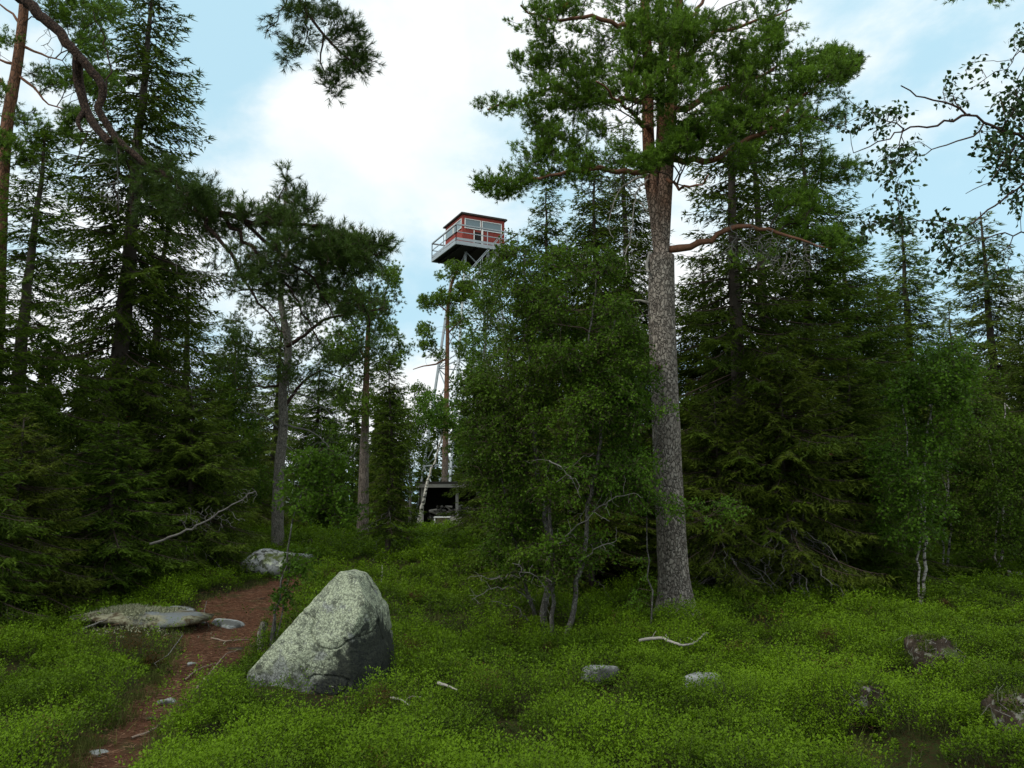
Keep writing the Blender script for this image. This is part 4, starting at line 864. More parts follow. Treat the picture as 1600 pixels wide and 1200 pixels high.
# sapling beside the boulder
b6 = gpx(424, 1020)
birch(b6, [(stem([(424, 1015), (432, 960), (440, 900), (452, 850), (462, 790), (476, 740), (492, 705)], b6[1]), .016, .004), (stem([(426, 1015), (440, 960), (450, 905), (456, 880)], b6[1]), .010, .004)],
      [(470, 770, b6[1], 34, 44, .3, 3), (500, 720, b6[1], 40, 24, .3, 3), (520, 770, b6[1], 26, 24, .25, 1.4), (460, 880, b6[1], 30, 26, .25, 1.6), (445, 930, b6[1], 22, 22, .2, .6), (540, 800, b6[1], 24, 24, .2, .8)], 170,
      'thin leafy sapling rising left of the big boulder', 206, 16, .15, .034, .032, name='rowan_sapling', cat='sapling')
# right-hand birch thicket
for k, (px, py, top, Yo, pads, n, lab) in enumerate([
    (1440, 945, 560, 0, [(1450, 640, 0, 60, 60, .9, 5), (1470, 580, 0, 50, 50, .8, 4), (1430, 720, 0, 70, 60, 1, 5), (1420, 800, 0, 60, 50, .9, 3)], 460, 'birch with twin thin stems at the left of the right hand thicket'),
    (1478, 915, 520, 1.0, [(1510, 580, 0, 50, 60, .9, 4), (1520, 680, 0, 60, 60, 1, 5), (1500, 770, 0, 70, 60, 1, 5)], 440, 'taller birch in the middle of the right hand thicket'),
    (1560, 910, 640, .5, [(1570, 700, 0, 50, 50, .8, 4), (1580, 780, 0, 50, 60, .9, 5), (1560, 850, 0, 60, 40, .8, 2)], 320, 'birch near the right edge with a pale stem'),
    (1395, 900, 640, 3, [(1395, 700, 0, 46, 60, .8, 4), (1385, 790, 0, 46, 50, .8, 4)], 300, 'small birch against the dark spruces at the left edge of the right thicket')]):
    q = gpx(px, py); q[1] += Yo; q = np.array([at(px, py, q[1])[0], q[1], 0]); q[2] = hz(q[0], q[1]); Yq = q[1]
    s1 = [(px, py), (px + 8, py - 90), (px + 2, py - 180, .1), (px + 12, py - 290, .1), (px + 16, top)]; s2 = [(px - 3, py), (px - 6, py - 70), (px + 3, py - 140), (px - 20, py - 240), (px - 30, top + 60)]
    A1, A2 = stem(s1, Yq), stem(s2, Yq); A1[0] = q.copy(); A2[0] = q.copy()
    birch(q, [(A1, .028, .01), (A2, .02, .008)], [(a, b_, Yq + c, d, e, f, w_) for a, b_, c, d, e, f, w_ in pads], n, lab, 210 + k, 20, .28, .05, .038, group='birches of the right thicket', barkm='birch_bark')
# leaning white birch by the shed
Yw = 30; q = at(650, 830, Yw); q[2] = hz(q[0], Yw)
birch(q, [([q, *stem([(658, 795), (664, 770), (671, 742), (679, 722), (684, 705), (690, 680)], Yw)], .085, .03)], [(695, 650, Yw, 26, 30, .8, 3), (670, 640, Yw, 26, 30, .8, 2), (716, 690, Yw, 20, 30, .8, 2)], 110,
      'leaning white barked birch in front of the wood shed', 220, 26, .36, .08, .06, barkm='birch_white')
for k, (px, py, Y, pads, lab) in enumerate([(520, 830, 26, [(520, 720, 0, 30, 60, 1, 1), (500, 780, 0, 24, 30, .8, .6)], 'distant leafy birch behind the sapling left of the slender pine'), (640, 815, 33, [(640, 700, 0, 30, 60, 1.2, 1), (655, 640, 0, 20, 40, 1, .6)], 'distant birch left of the thin orange trunked pine'),
    (350, 815, 20, [(350, 590, 0, 30, 60, .9, 3), (365, 680, 0, 36, 50, .9, 3), (390, 750, 0, 40, 40, .9, 2), (330, 740, 0, 26, 50, .8, 2), (375, 540, 0, 20, 30, .6, 1)], 'leafy mid green birch between the broad left spruce and the medium pine'), (745, 830, 27, [(750, 610, 0, 28, 60, 1.2, 2), (755, 520, 0, 26, 60, 1, 2), (745, 700, 0, 22, 50, 1.2, 1.4), (768, 440, 0, 26, 36, 1, 2.2)], 'tall distant birch right of the watchtower pine')]):
    q = at(px, py, Y); q[2] = hz(q[0], Y)
    birch(q, [([q, *stem([(px + 2, py - 60), (px - 3, py - 130), (pads[-1][0], pads[-1][1])], Y)], .07, .02)], [(a, b_, Y + c, d, e, f, w_) for a, b_, c, d, e, f, w_ in pads], 220, lab, 230 + k, 24, .4, .075, .055, group='birches in the distance')

# near birch standing right of the frame: bare dark twigs with single leaves against the sky
def near_birch():
    rng = np.random.default_rng(91); Yn = 5.0; base = np.array([4.3, 5.2, hz(4.3, 5.2)]); sk = Skel()
    t = thing('birch_tree', base, 'near birch beyond the right edge, dark twigs with single leaves against the sky', 'birch tree')
    B = lambda L: [at(a, c, Yn + (d[0] if d else 0)) for a, c, *d in L]
    sk.poly([base - [0, 0, .2], base + [0, 0, 1.5], base + [-.05, 0, 3], base + [-.15, 0, 4.4], base + [-.1, 0, 6]], .10, .04, 'trunk', -1, .05, .2, 1, ok=5.)
    L = [([base + [-.1, 0, 3.2], *B([(1660, 240), (1600, 215), (1570, 205), (1530, 190), (1505, 170), (1470, 158), (1435, 152), (1408, 136)])], .022, .004),
         (B([(1515, 179), (1480, 190), (1445, 198), (1412, 202), (1395, 212), (1370, 225), (1335, 238)]), .010, .003),
         (B([(1412, 200), (1405, 230), (1402, 250)]), .006, .002), (B([(1412, 202), (1380, 185), (1350, 170), (1320, 155)]), .006, .002),
         ([base + [-.1, 0, 2.7], *B([(1660, 245), (1600, 290), (1560, 315), (1530, 340), (1500, 365), (1470, 390)])], .018, .003),
         (B([(1530, 205), (1500, 222), (1460, 232), (1430, 245), (1400, 285)]), .007, .002), (B([(1505, 353), (1470, 345), (1430, 342), (1390, 345), (1355, 350)]), .007, .002),
         ([base + [-.1, 0, 2.6], *B([(1660, 380), (1600, 365), (1560, 367), (1530, 372), (1490, 390)])], .012, .003),
         ([base + [-.1, 0, 3.6], *B([(1660, 110), (1620, 90), (1595, 75), (1575, 95)])], .014, .003), (B([(1600, 215), (1570, 250), (1545, 290), (1510, 300)]), .008, .002)]
    for kq, (q, a, b_) in enumerate(L): sk.poly(q, a, b_, 'limb%d' % kq, 'near', .25, .06, .8, wob=.007, rng=rng)
    pads = [(1590, 150, Yn, 30, 60, .4, 5), (1560, 240, Yn, 46, 50, .4, 5), (1585, 280, Yn, 24, 40, .4, 3), (1530, 280, Yn, 36, 30, .3, 2.4), (1530, 110, Yn, 24, 20, .3, 1), (1495, 150, Yn, 40, 24, .3, 1.6), (1380, 185, Yn, 40, 24, .3, 2.4), (1330, 190, Yn, 30, 20, .2, 1.2),
            (1400, 250, Yn, 34, 34, .3, 1.3), (1410, 300, Yn, 16, 30, .2, .9), (1390, 345, Yn, 40, 12, .2, 1.2), (1470, 360, Yn, 36, 26, .3, 2.2), (1430, 240, Yn, 40, 20, .2, 1.2), (1600, 60, Yn, 20, 16, .2, .5), (1350, 350, Yn, 12, 8, .1, .3), (1480, 400, Yn, 30, 26, .3, 1.6), (1560, 410, Yn, 40, 30, .3, .8), (1590, 330, Yn, 20, 40, .3, 1.4), (1250, 180, Yn, 30, 12, .2, .2)]
    e, d = sk.grow(in_pads(pads, 330, rng), rng, .4, .1, .10, .012, -.04); sk.radii(.0024, 2.6); pr = sk.mesh({'trunk': 12}); o = tuple(base)
    obj('trunk', pr['trunk'], M['birch_bark'], t, o, True); [obj('limb', a_, M['limb_dark'], t, o, True) for k_, a_ in pr.items() if str(k_).startswith('limb')]
    A = Acc(); birch_foliage(A, sk.pos[e], d, rng, 7, .085, .036, .030, .9, 6, pr['twig']); obj('twigs', pr['twig'], M['limb_dark'], t, o); obj('leaves', A, M['near_leaves'], t, o)
near_birch(); print('birches', round(time.time() - T0, 1))

# ------------------------------------------------------------------ far wood: reads as one mass behind everything
def far_wood():
    rng = np.random.default_rng(301); A = Acc()
    for k in range(230):
        Y = rng.uniform(38, 95); px = rng.uniform(-500, 2100)
        
        x = (px - 800) / F_PX * Y; z0 = hz(x, Y); top = (670 if (260 < px < 760) else 610) + rng.uniform(-50, 70); h = max(3, at(px, top, Y)[2] - z0); r = h * .17 + .6; n = int(1100 + 60 * h)
        u = rng.random(n) ** 1.3; a = rng.random(n) * 2 * math.pi; rr = r * (1 - u) ** .8 * np.sqrt(rng.uniform(.1, 1, n)) * (.7 + .3 * np.sin(u * 40 + k))
        P = np.stack([x + rr * np.cos(a), Y + rr * np.sin(a), z0 + h * u], 1); D = np.stack([np.cos(a), np.sin(a), rng.uniform(-.6, .3, n)], 1)
        needles(A, P, D, rng.uniform(.3, .6, n), .16, np.clip(rng.random() * .4 + rng.random(n) * .5, 0, 1), rng)
        tube(A, [[x, Y, z0 - .3], [x, Y, z0 + h]], [.16, .02], 5, 0.0)
    tag(obj('far_wood', A, M['spruce_needles']), 'dark mass of distant conifers closing the view under the sky', 'forest', kind='stuff')
far_wood()

# ------------------------------------------------------------------ watchtower
M['steel'] = plain('galvanised steel', (.34, .37, .38), .25, 3, .45, .5, 0, .35)
M['red'] = None
def _red(g, p, out):
    tc = g.add('ShaderNodeTexCoord'); sp = g.add('ShaderNodeSeparateXYZ', {0: (tc, 'Object')})
    wv = g.math('FRACT', g.math('MULTIPLY', g.math('ADD', (sp, 'X'), (sp, 'Y')), 6.5)); n = g.add('ShaderNodeTexNoise', {'Vector': (tc, 'Object'), 'Scale': 5.0, 'Detail': 5.0})
    c = g.mix(n, (.20, .034, .028), (.42, .085, .06)); return g.mix(g.ramp(wv, [(.0, .75), (.10, 0.0)]), c, (.10, .015, .012))
M['red'] = mat('red painted boards', _red, .75, .2)
M['white'] = plain('white paint', (.72, .72, .68), .1, 6, .6)
M['glass'] = plain('window glass', (.10, .17, .19), .3, .8, .08, .9)
M['dark'] = plain('tarred dark wood', (.022, .02, .018), .4, 6, .85)
M['roof'] = plain('dark roofing felt', (.05, .045, .038), .3, 9, .9)
M['grey_wood'] = plain('weathered grey boards', (.30, .28, .25), .3, 12, .85, .2, .3)
def tower():
    D0 = 50.0; near = at(712.5, 376, D0); zd = near[2]
    e1 = unit(np.array([-1.95, 4.0, 0])); e2 = np.array([e1[1], -e1[0], 0.0])     # receding left edge, right edge
    if e2[0] < 0: e2 = -e2
    W = 4.5; P = lambda a, b, z: near + e1 * a + e2 * b + np.array([0, 0, z]); ctr = P(W / 2, W / 2, 0); zb = hz(ctr[0], ctr[1]); base = np.array([ctr[0], ctr[1], zb]); o = tuple(base)
    t = thing('watchtower', base, 'steel watchtower with red boarded cabin on a railed platform above the trees', 'watchtower')
    ax = np.array([e1, e2, [0, 0, 1.0]])
    A = Acc(); box(A, P(W / 2, W / 2, -.06), (W, W, .12), axes=ax)
    for k in np.linspace(.5, W - .5, 4): box(A, P(W / 2, k, -.20), (W - .1, .10, .16), axes=ax)
    obj('platform', A, M['dark'], t, o)
    A = Acc()
    for a0, b0, a1, b1 in ((0, 0, W, 0), (0, 0, 0, W), (W, 0, W, W), (0, W, W, W)): bar(A, P(a0, b0, -.10) , P(a1, b1, -.10), .08, .24)
    obj('platform_edge', A, M['steel'], t, o)
    # railing of each side: two rails, a kick board and posts
    for sd, (c0, c1) in enumerate((((0, 0), (W, 0)), ((0, 0), (0, W)), ((W, 0), (W, W)), ((0, W), (W, W)))):
        A = Acc(); a = np.array(c0, float); b = np.array(c1, float)
        for z, w_, h_ in ((1.12, .09, .08), (.62, .04, .05), (.16, .03, .16)): bar(A, P(*a, z), P(*b, z), w_, h_)
        for s in (0, .5, 1): q = a + (b - a) * s; bar(A, P(*q, 0), P(*q, 1.08), .055)
        obj('railing', A, M['steel'], t, o)
    # cabin
    i0, i1 = .75, 3.85; Hc = 2.15; A = Acc(); box(A, P((i0 + i1) / 2, (i0 + i1) / 2, Hc / 2 + .01), (i1 - i0, i1 - i0, Hc), axes=ax)
    cab = obj('cabin', A, M['red'], t, o)
    A = Acc(); box(A, P((i0 + i1) / 2, (i0 + i1) / 2, Hc + .06), (i1 - i0 + .3, i1 - i0 + .3, .09), axes=ax); obj('roof', A, M['roof'], t, o)
    A = Acc(); box(A, P((i0 + i1) / 2, (i0 + i1) / 2, Hc + .125), (i1 - i0 + .22, i1 - i0 + .22, .04), axes=ax); obj('roof_felt', A, M['dark'], t, o)
    def win(face, u0, u1, z0=1.25, z1=1.88):
        pt = (lambda u, z, d: P(u, i0 - d, z)) if face == 'left' else (lambda u, z, d: P(i0 - d, u, z))
        A = Acc(); c = pt((u0 + u1) / 2, (z0 + z1) / 2, .012); s = (u1 - u0, .02, z1 - z0) if face == 'left' else (.02, u1 - u0, z1 - z0); box(A, c, s, axes=ax); w_ = obj('window', A, M['glass'], t, o)
        A = Acc()
        for uu in (u0, u1): bar(A, pt(uu, z0 - .03, .03), pt(uu, z1 + .03, .03), .06)
        for zz in (z0, z1): bar(A, pt(u0, zz, .032), pt(u1, zz, .032), .05)
        f = obj('frame', A, M['white'], w_, o)
    win('right', i0 + .18, i0 + 1.30); win('right', i0 + 1.42, i0 + 2.85); win('left', i0 + .15, i0 + 1.5); win('left', i0 + 1.62, i0 + 2.95)
    A = Acc(); box(A, P(i0 - .015, i0 + 1.12, .96 - .42), (.03, .5, 1.05), axes=ax); dr = obj('door', A, M['dark'], t, o)
    A = Acc(); bar(A, P(i0 - .05, i0 + .83, 0), P(i0 - .05, i0 + .83, 1.15), .06); bar(A, P(i0 - .05, i0 + 1.42, 0), P(i0 - .05, i0 + 1.42, 1.25), .13, .05); obj('door_frame', A, M['white'], dr, o)
    # legs: battered lattice
    tw, bw = 1.05, 2.9; lg = lambda sx, sy, s: ctr + e1 * sx * (tw + (bw - tw) * s) + e2 * sy * (tw + (bw - tw) * s) + np.array([0, 0, -.24 - (zd - .24 - zb + .1) * s])
    for sx, sy in ((-1, -1), (-1, 1), (1, -1), (1, 1)): A = Acc(); bar(A, lg(sx, sy, 0), lg(sx, sy, 1), .14); obj('leg', A, M['steel'], t, o)
    A = Acc(); cn = [(-1, -1), (-1, 1), (1, 1), (1, -1)]; lv = [0, .12, .26, .42, .6, .79, .98]
    for q in range(4):
        c0, c1 = cn[q], cn[(q + 1) % 4]
        for s0, s1 in zip(lv[:-1], lv[1:]): bar(A, lg(*c0, s0), lg(*c1, s1), .06); bar(A, lg(*c1, s0), lg(*c0, s1), .055); bar(A, lg(*c0, s1), lg(*c1, s1), .07)
    obj('bracing', A, M['steel'], t, o)
    # stair flights with stringers, treads and handrails
    def flight(a, b, wv):
        A = Acc(); a, b = np.asarray(a), np.asarray(b); wv = np.asarray(wv)
        for s in (-.5, .5): bar(A, a + wv * s, b + wv * s, .05, .20); bar(A, a + wv * s + [0, 0, .95], b + wv * s + [0, 0, .95], .045)
        for s in (-.5, .5):
            for k in np.linspace(0, 1, 6): p = a + (b - a) * k + wv * s; bar(A, p, p + [0, 0, .95], .035)
        for k in np.linspace(.03, .97, 16): p = a + (b - a) * k; box(A, p, (.03, .03, .03)); bar(A, p - wv * .5, p + wv * .5, .2, .035)
        obj('stair_flight', A, M['steel'], t, o)
    top = P(-.3, 3.3, 0); f1 = top + e2 * -2.3 + [0, 0, -2.75]; flight(top, f1, e1 * -.75)
    A = Acc(); box(A, f1 + e1 * .4 + e2 * -.4 + [0, 0, -.04], (1.7, .85, .06), axes=ax); obj('stair_landing', A, M['steel'], t, o)
    f2 = f1 + e1 * .85; f3 = f2 + e2 * 2.9 + [0, 0, -3.2]; flight(f2, f3, e1 * .75); f4 = f3 - e1 * .85; flight(f4, f4 - e2 * 2.9 + [0, 0, -3.2], e1 * -.75)
tower()

# ------------------------------------------------------------------ wood shed and what stands by it
def shed():
    Y = 34.0; x0, x1 = at(656, 800, Y)[0], at(772, 800, Y)[0]; zr = at(700, 760, Y)[2]; zg = hz((x0 + x1) / 2, Y + 1); base = np.array([(x0 + x1) / 2, Y + 1, zg]); o = tuple(base); dp = 2.2
    t = thing('wood_shed', base, 'low open fronted wood shed with dark flat roof and tan fascia behind the green rise', 'shed')
    A = Acc(); cx = (x0 + x1) / 2; box(A, (cx, Y + dp / 2, zr + .14), (x1 - x0 + .4, dp + .5, .12)); obj('roof', A, M['roof'], t, o)
    A = Acc(); box(A, (cx, Y - .28, zr + .02), (x1 - x0 + .3, .05, .14)); obj('fascia', A, M['grey_wood'], t, o)
    for xx in (x0 + .1, cx, x1 - .1): A = Acc(); bar(A, (xx, Y, zg - .1), (xx, Y, zr + .08), .12); obj('post', A, M['grey_wood'], t, o)
    A = Acc(); box(A, (cx, Y + dp, (zg + zr) / 2), (x1 - x0, .06, zr - zg + .16))
    for xx in (x0 - .03, x1 + .03): box(A, (xx, Y + dp / 2 + .1, (zg + zr) / 2), (.06, dp - .2, zr - zg + .16))
    obj('wall', A, M['dark'], t, o)
    rng = np.random.default_rng(8); A = Acc()
    for k in range(170):
        xx = rng.uniform(x0 + .4, x1 - .3); zz = zg + .12 + rng.random() * .95; p = np.array([xx, Y + .15 + rng.uniform(0, .2), zz]); d = np.array([rng.normal() * .25, 1, rng.normal() * .1]) if rng.random() < .7 else np.array([1, rng.normal() * .4, rng.normal() * .3]); r = rng.uniform(.03, .07)
        d = unit(d) * rng.uniform(.3, .55); tube(A, [p - d / 2, p + d / 2], r, 6, rng.random()); 
    tag(obj('firewood_pile', A, M['grey_wood'], origin=(cx, Y + .4, zg)), 'stack of grey firewood piled under the shed roof', 'firewood')
    q = at(693, 818, Y - 1.2); zq = hz(q[0], q[1]); A = Acc(); wz = at(693, 808, Y - 1.2)[2]; c = np.array([q[0] - .05, q[1], (zq + wz) / 2]); s = np.array([.62, .5, wz - zq + .0])
    b = thing('crate', (c[0], c[1], zq), 'open white wooden crate with orange contents in front of the shed', 'crate')
    for dx in (-.29, .29): box(A, c + [dx, 0, 0], (.05, .5, s[2]))
    box(A, c + [0, 0, s[2] / 2], (.66, .54, .04)); box(A, c + [0, .24, 0], (.5, .03, s[2])); obj('box', A, M['white'], b, (c[0], c[1], zq))
    A = Acc()
    for k in range(14): p = c + [rng.uniform(-.18, .18), rng.uniform(-.1, .1), -s[2] / 2 + .05 + rng.random() * .25]; tube(A, [p - [0, .12, 0], p + [0, .12, 0]], .045, 7)
    tag(obj('split_wood', A, plain('fresh orange split wood', (.62, .22, .05), .4, 12), origin=tuple(c)), 'bright orange split wood inside the open white crate', 'firewood')
    q = at(712, 818, Y - 1.2); zq = hz(q[0], q[1]); A = Acc(); c = np.array([q[0], q[1], (zq + wz) / 2]); box(A, c, (.58, .5, wz - zq))
    for k in (-.15, .0, .15): box(A, c + [0, -.262, k], (.6, .02, .012))
    tag(obj('chest', A, M['grey_wood'], origin=(c[0], c[1], zq)), 'pale grey boarded chest right of the open crate', 'chest')
shed()

# ------------------------------------------------------------------ dead wood, stump, roots
def stick(name, pts, r, m, label, cat, seed, side=0, r1=None):
    rng = np.random.default_rng(seed); sk = Skel(); P = []
    for a, b_, lift in pts: q = gpx(a, b_); P.append(q + [0, 0, lift])
    sk.poly(P, r, r1 or r * .35, 'd', -1, .2, .04, 1, wob=r * .25, rng=rng)
    if side:
        idx = rng.integers(3, len(sk.pos), side); att = sk.pos[idx] + rng.normal(size=(side, 3)) * [.10, .06, .03] + [0, 0, .04]; sk.grow(att, rng, .2, 0, .05, .008, .05, 'd')
    sk.radii(r * .12, 2.5); o = obj(name, sk.mesh({'d': 7}, {'d': .15})['d'], M[m], origin=tuple(P[0]), smooth=True); return tag(o, label, cat)
stick('fallen_branch', [(1000, 1034, .20), (1035, 1043, .27), (1062, 1052, .25), (1085, 1051, .26), (1102, 1037, .28)], .017, 'pale_twig', 'bleached curved branch lying on the shrubs below the tall pine', 'branch', 1, 8)
stick('stick', [(684, 1126, .26), (700, 1131, .26), (714, 1135, .25)], .014, 'pale_twig', 'short white stick lying in the bilberry in the lower middle', 'stick', 2)
stick('stick', [(610, 1140, .22), (626, 1152, .25), (640, 1163, .24)], .010, 'pale_twig', 'crooked grey stick left of the short white stick', 'stick', 3, 3)
stick('stick', [(596, 915, .05), (597, 903, .22)], .013, 'pale_twig', 'pale upright stub of wood right above the boulder in the green', 'stick', 4)
stick('log', [(1572, 905, .1), (1600, 908, .12), (1640, 912, .1)], .06, 'old_bark', 'dark fallen log at the right edge under the birches', 'log', 5, 0, .05)
stick('fallen_branch', [(395, 856, .12), (410, 890, .1), (440, 910, .06)], .010, 'grey_twig', 'thin dead branch in front of the rounded mossy rock', 'branch', 6, 5)
D = Skel(); P = [at(235, 850, 11.8), at(270, 838, 11.7), at(320, 815, 11.6), at(360, 792, 11.5), at(398, 766, 11.4)]; D.poly(P, .02, .006, 'd', -1, .3, .08, 1, wob=.012, rng=np.random.default_rng(7))
D.grow(in_pads([(330, 810, 11.6, 60, 22, .2, 3), (385, 775, 11.4, 22, 14, .15, 1)], 130, np.random.default_rng(7)), np.random.default_rng(8), .3, 0, .08, .015, -.02, 'd'); D.radii(.002, 2.5)
tag(obj('fallen_branch', D.mesh()['d'], M['grey_twig'], origin=tuple(P[0])), 'leaning grey dead bough reaching out of the low left spruces towards the medium pine', 'branch')
stick('root', [(300, 1090, .03), (330, 1058, .05), (352, 1030, .05), (372, 1020, .03)], .012, 'root', 'long brown root crossing the path', 'root', 8, 2)
stick('root', [(288, 1068, .03), (310, 1052, .04), (345, 1040, .03)], .009, 'root', 'short root beside the long brown one', 'root', 9, 1)
stick('root', [(330, 1000, .02), (352, 1008, .04), (392, 1003, .03)], .011, 'root', 'root crossing the path just below the flat pale stone', 'root', 31, 2)
stick('root', [(205, 1160, .02), (240, 1150, .04), (262, 1128, .02)], .010, 'root', 'knotty root low on the path near the bottom of the picture', 'root', 32, 2)
stick('twig', [(285, 1000, .05), (262, 1040, .10), (240, 1062, .14)], .006, 'grey_twig', 'grey twig leaning out of the bilberry over the left path edge', 'twig', 33, 4)
stick('root', [(250, 1150, .02), (272, 1112, .035), (305, 1100, .03)], .010, 'root', 'root at the nearest bend of the path', 'root', 10, 2)
stick('stick', [(326, 985, .04), (318, 968, .10), (322, 958, .16)], .007, 'grey_twig', 'thin bent stick by the left tip of the flat pale stone', 'stick', 11)
stick('stick', [(455, 1062, .12), (490, 1078, .10), (520, 1090, .08)], .012, 'grey_twig', 'grey stick lying along the foot of the big boulder', 'stick', 12, 4)
stick('stick', [(128, 992, .05), (150, 985, .08), (165, 983, .1)], .014, 'grey_twig', 'broken grey wood under the lichen slab', 'stick', 13, 3)
q = gpx(407, 1018); A = Acc(); tube(A, [q - [0, 0, .1], q + [.0, 0, .08], q + [.0, 0, .2], q + [.03, 0, .30]], [.055, .048, .042, .045], 9, bumpy=.15); st = thing('stump', q, 'small dead stump with a green mossy cap left of the boulder', 'stump')
obj('wood', A, M['old_bark'], st, tuple(q), True); A = Acc(); rng = np.random.default_rng(4); n = 160; d = unit(rng.normal(size=(n, 3)) + [0, 0, .9]); needles(A, np.tile(q + [.03, 0, .28], (n, 1)), d, rng.uniform(.06, .12, n), .006, rng.random(n), rng); obj('moss', A, M['shrub'], st, tuple(q))
q = gpx(424, 1025); A = Acc(); tube(A, [q - [0, 0, .1], q + [0, 0, .2], q + [.02, 0, .38], q + [.01, 0, .52]], [.03, .024, .018, .004], 7, bumpy=.2); tag(obj('dead_stem', A, M['grey_stem'], origin=tuple(q), smooth=True), 'splintered grey dead stem between the stump and the boulder', 'dead stem')
q = gpx(484, 872); A = Acc(); tube(A, [q - [0, 0, .1], q + [0, 0, .12], q + [0, 0, .2]], [.11, .09, .085], 10, bumpy=.15); tag(obj('stump', A, M['old_bark'], origin=tuple(q), smooth=True), 'low grey stump right of the small grey rock', 'stump')

# ------------------------------------------------------------------ bilberry ground cover
def cover():
    rng = np.random.default_rng(400); A = Acc(); W_ = Acc()
    def band(y0, y1, dens, per, leaf, hs):
        area_w = y1 * 1.33 + 3.0; n = int(dens * area_w * (y1 - y0)); x = rng.uniform(-area_w / 2, area_w / 2, n); y = rng.uniform(y0, y1, n)
        k = np.abs(x) < y * .665 + 1.2; x, y = x[k], y[k]
        m = np.ones(len(x)); pd = path_d(x, y) + (fbm(x * 3, y * 3, seed=21) - .5) * .34; m *= sstep(.0, .22, pd) * .97 + .03 * (rng.random(len(x)) < .3)
        for bx, by, rx, ry in BARE: m *= sstep(.7, 1.15, np.hypot((x - bx) / rx, (y - by) / ry))
        c, c2 = fbm(x * 1.5, y * 1.5, seed=31), fbm(x * .45, y * .45, seed=55); G = .50
        gx, gy = np.floor(x / G).astype(np.int64), np.floor(y / G).astype(np.int64); bd = np.full(len(x), 9.); br = np.zeros(len(x)); bx_, by_ = x * 0, y * 0
        for dx in (-1, 0, 1):
            for dy in (-1, 0, 1):
                ix, iy = gx + dx, gy + dy; z0 = ix * 0; cx, cy = (ix + _h(ix, iy, z0, 1)) * G, (iy + _h(ix, iy, z0, 2)) * G; d = np.hypot(x - cx, y - cy) / (.7 + .6 * _h(ix, iy, z0, 3)); kk = d < bd
                bd = np.where(kk, d, bd); br = np.where(kk, _h(ix, iy, z0, 4), br); bx_ = np.where(kk, x - cx, bx_); by_ = np.where(kk, y - cy, by_)
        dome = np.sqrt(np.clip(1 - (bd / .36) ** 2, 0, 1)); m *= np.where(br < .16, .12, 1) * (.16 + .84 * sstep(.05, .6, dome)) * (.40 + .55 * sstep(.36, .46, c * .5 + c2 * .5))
        k = rng.random(len(x)) < m; x, y, c, c2, dome, br, bx_, by_ = (v[k] for v in (x, y, c, c2, dome, br, bx_, by_))
        h = (.05 + .24 * dome ** 1.3 * (.35 + .85 * br) * (.7 + .6 * sstep(.35, .6, c))) * rng.uniform(.75, 1.2, len(x)) * hs; z = hgt(x, y); lean = rng.normal(size=(len(x), 2)) * .16 + np.stack([bx_, by_], 1) * 1.5
        P0 = np.stack([x, y, z], 1); axv = unit(np.stack([lean[:, 0], lean[:, 1], np.ones(len(x))], 1)); q = np.repeat(np.arange(len(x)), per); u = rng.uniform(.35, 1.0, len(q)); a = rng.random(len(q)) * 2 * math.pi; rad = (.25 + .75 * (1 - u)) * h[q] * .42 * rng.uniform(.3, 1.2, len(q))
        P = P0[q] + axv[q] * (h[q] * u)[:, None] + np.stack([np.cos(a) * rad, np.sin(a) * rad, np.zeros(len(q))], 1)
        D = unit(np.stack([np.cos(a), np.sin(a), rng.uniform(.1, 1.3, len(q))], 1)); N = unit(rng.normal(size=(len(q), 3)) * .40 + [0, 0, 1])
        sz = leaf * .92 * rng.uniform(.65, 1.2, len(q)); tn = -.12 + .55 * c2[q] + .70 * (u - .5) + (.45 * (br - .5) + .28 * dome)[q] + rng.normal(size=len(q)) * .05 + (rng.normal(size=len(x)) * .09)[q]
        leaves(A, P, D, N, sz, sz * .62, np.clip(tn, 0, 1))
        if y0 < 12: Wp = perp(axv, rng) * .0022; W_.add(np.stack([P0 - Wp, P0 + Wp, P0 + axv * h[:, None]], 1).reshape(-1, 3), np.arange(len(x) * 3).reshape(-1, 3))
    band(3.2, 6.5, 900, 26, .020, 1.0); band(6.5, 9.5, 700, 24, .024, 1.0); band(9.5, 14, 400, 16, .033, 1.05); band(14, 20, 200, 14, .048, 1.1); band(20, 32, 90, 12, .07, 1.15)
    tag(obj('bilberry_shrubs', A, M['shrub']), 'bright green bilberry leaves covering the whole forest floor', 'shrubs', kind='stuff')
    tag(obj('bilberry_stems', W_, M['stem_green']), 'thin brown green bilberry stems under the leaves', 'shrubs', kind='stuff')
cover()
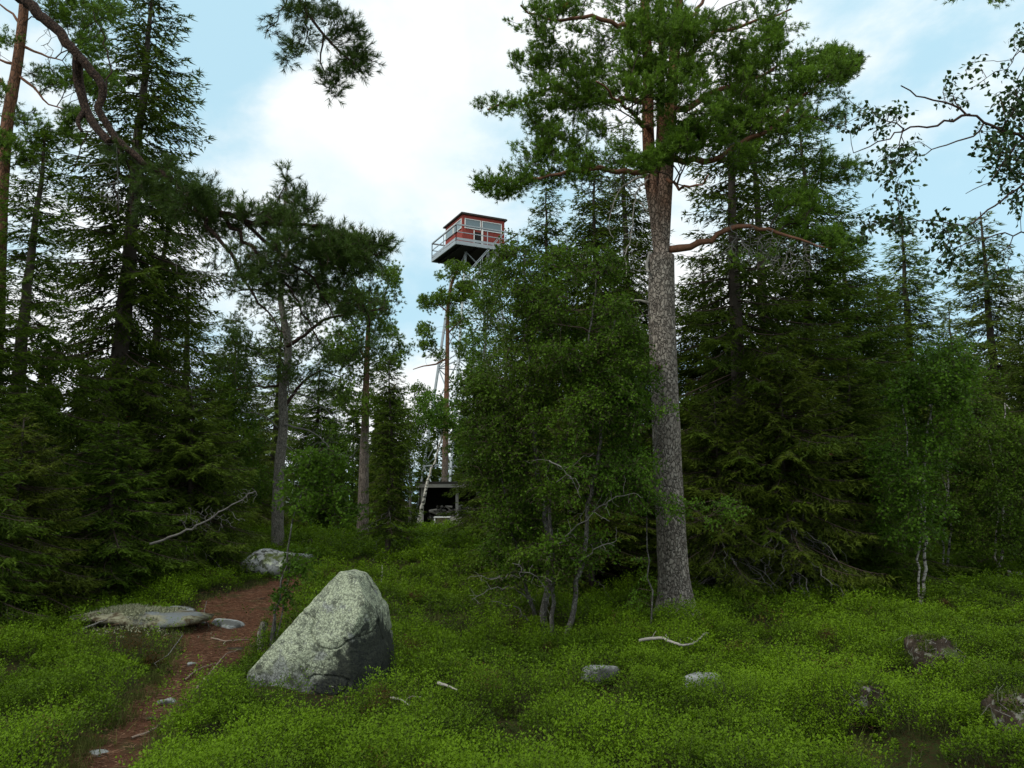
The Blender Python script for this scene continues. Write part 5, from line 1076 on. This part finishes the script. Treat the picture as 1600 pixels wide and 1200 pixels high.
def grass():
    rng = np.random.default_rng(410); A = Acc(); n = 2300; y = rng.uniform(3.6, 15, n); x = rng.uniform(-1, 1, n) * (y * .66 + .8); k = (fbm(x * .8, y * .8, seed=90) > .50) & (path_d(x, y) > .0)
    for bx, by, rx, ry in BARE: k &= np.hypot((x - bx) / rx, (y - by) / ry) > .85
    e = rng.uniform(0, 1, 700); i = rng.integers(0, len(PATH) - 1, 700); q = PATH[i] + (PATH[i + 1] - PATH[i]) * e[:, None]; a = rng.random(700) * 6.28; ex, ey = q[:, 0] + np.cos(a) * (q[:, 2] + .05), q[:, 1] + np.sin(a) * (q[:, 2] + .05); kk = path_d(ex, ey) > -.08
    x, y = np.r_[x[k], ex[kk]], np.r_[y[k], ey[kk]]; m = 26; j = np.repeat(np.arange(len(x)), m); P = np.stack([x[j], y[j], 0 * x[j]], 1) + rng.normal(size=(len(j), 3)) * [.045, .045, 0]; P[:, 2] = hgt(P[:, 0], P[:, 1])
    D = rng.normal(size=(len(j), 3)) * .38 + [0, 0, 1]; needles(A, P, D, rng.uniform(.05, .15, len(j)), .006, rng.random(len(j)), rng)
    tag(obj('grass', A, foliage('heath grass', (.045, .055, .012), (.17, .19, .05), .3, .6, .1)), 'thin olive grass and heath blades between the bilberry bushes', 'grass', kind='stuff')
grass(); print('cover', round(time.time() - T0, 1))
def litter():
    rng = np.random.default_rng(500); A = Acc(); n = 60000; x = rng.uniform(-5, 0, n); y = rng.uniform(3.2, 14, n); k = path_d(x, y) < .12 + rng.uniform(-.1, .15, n); x, y = x[k], y[k]; bb = [b for b in BARE if b[1] < 14]; i = rng.integers(0, len(bb), 9000); bb = np.array(bb)[i]; t_ = rng.random(9000) * 6.28; rr_ = rng.uniform(.3, 1.25, 9000); x = np.r_[x, bb[:, 0] + np.cos(t_) * rr_ * bb[:, 2]]; y = np.r_[y, bb[:, 1] + np.sin(t_) * rr_ * bb[:, 3]]; z = hgt(x, y) + .024; a = rng.random(len(x)) * 6.28
    D = np.stack([np.cos(a), np.sin(a), rng.normal(size=len(x)) * .12], 1); needles(A, np.stack([x, y, z], 1), D, rng.uniform(.03, .09, len(x)), .0045, rng.random(len(x)), rng)
    tag(obj('needle_litter', A, mat('fallen needles', lambda g, p, out: g.mix((g.add('ShaderNodeAttribute', attribute_name='tint'), 'Fac'), (.05, .022, .012), (.27, .15, .085)), .8, .2)), 'reddish fallen needles and twigs strewn on the path and round the rocks', 'litter', kind='stuff')
litter()
print('FACES', [(k, len(v[4].polygons)) for k, v in PROTO.items()])
print('script', round(time.time() - T0, 1), 'faces', sum(len(m.polygons) for m in bpy.data.meshes))
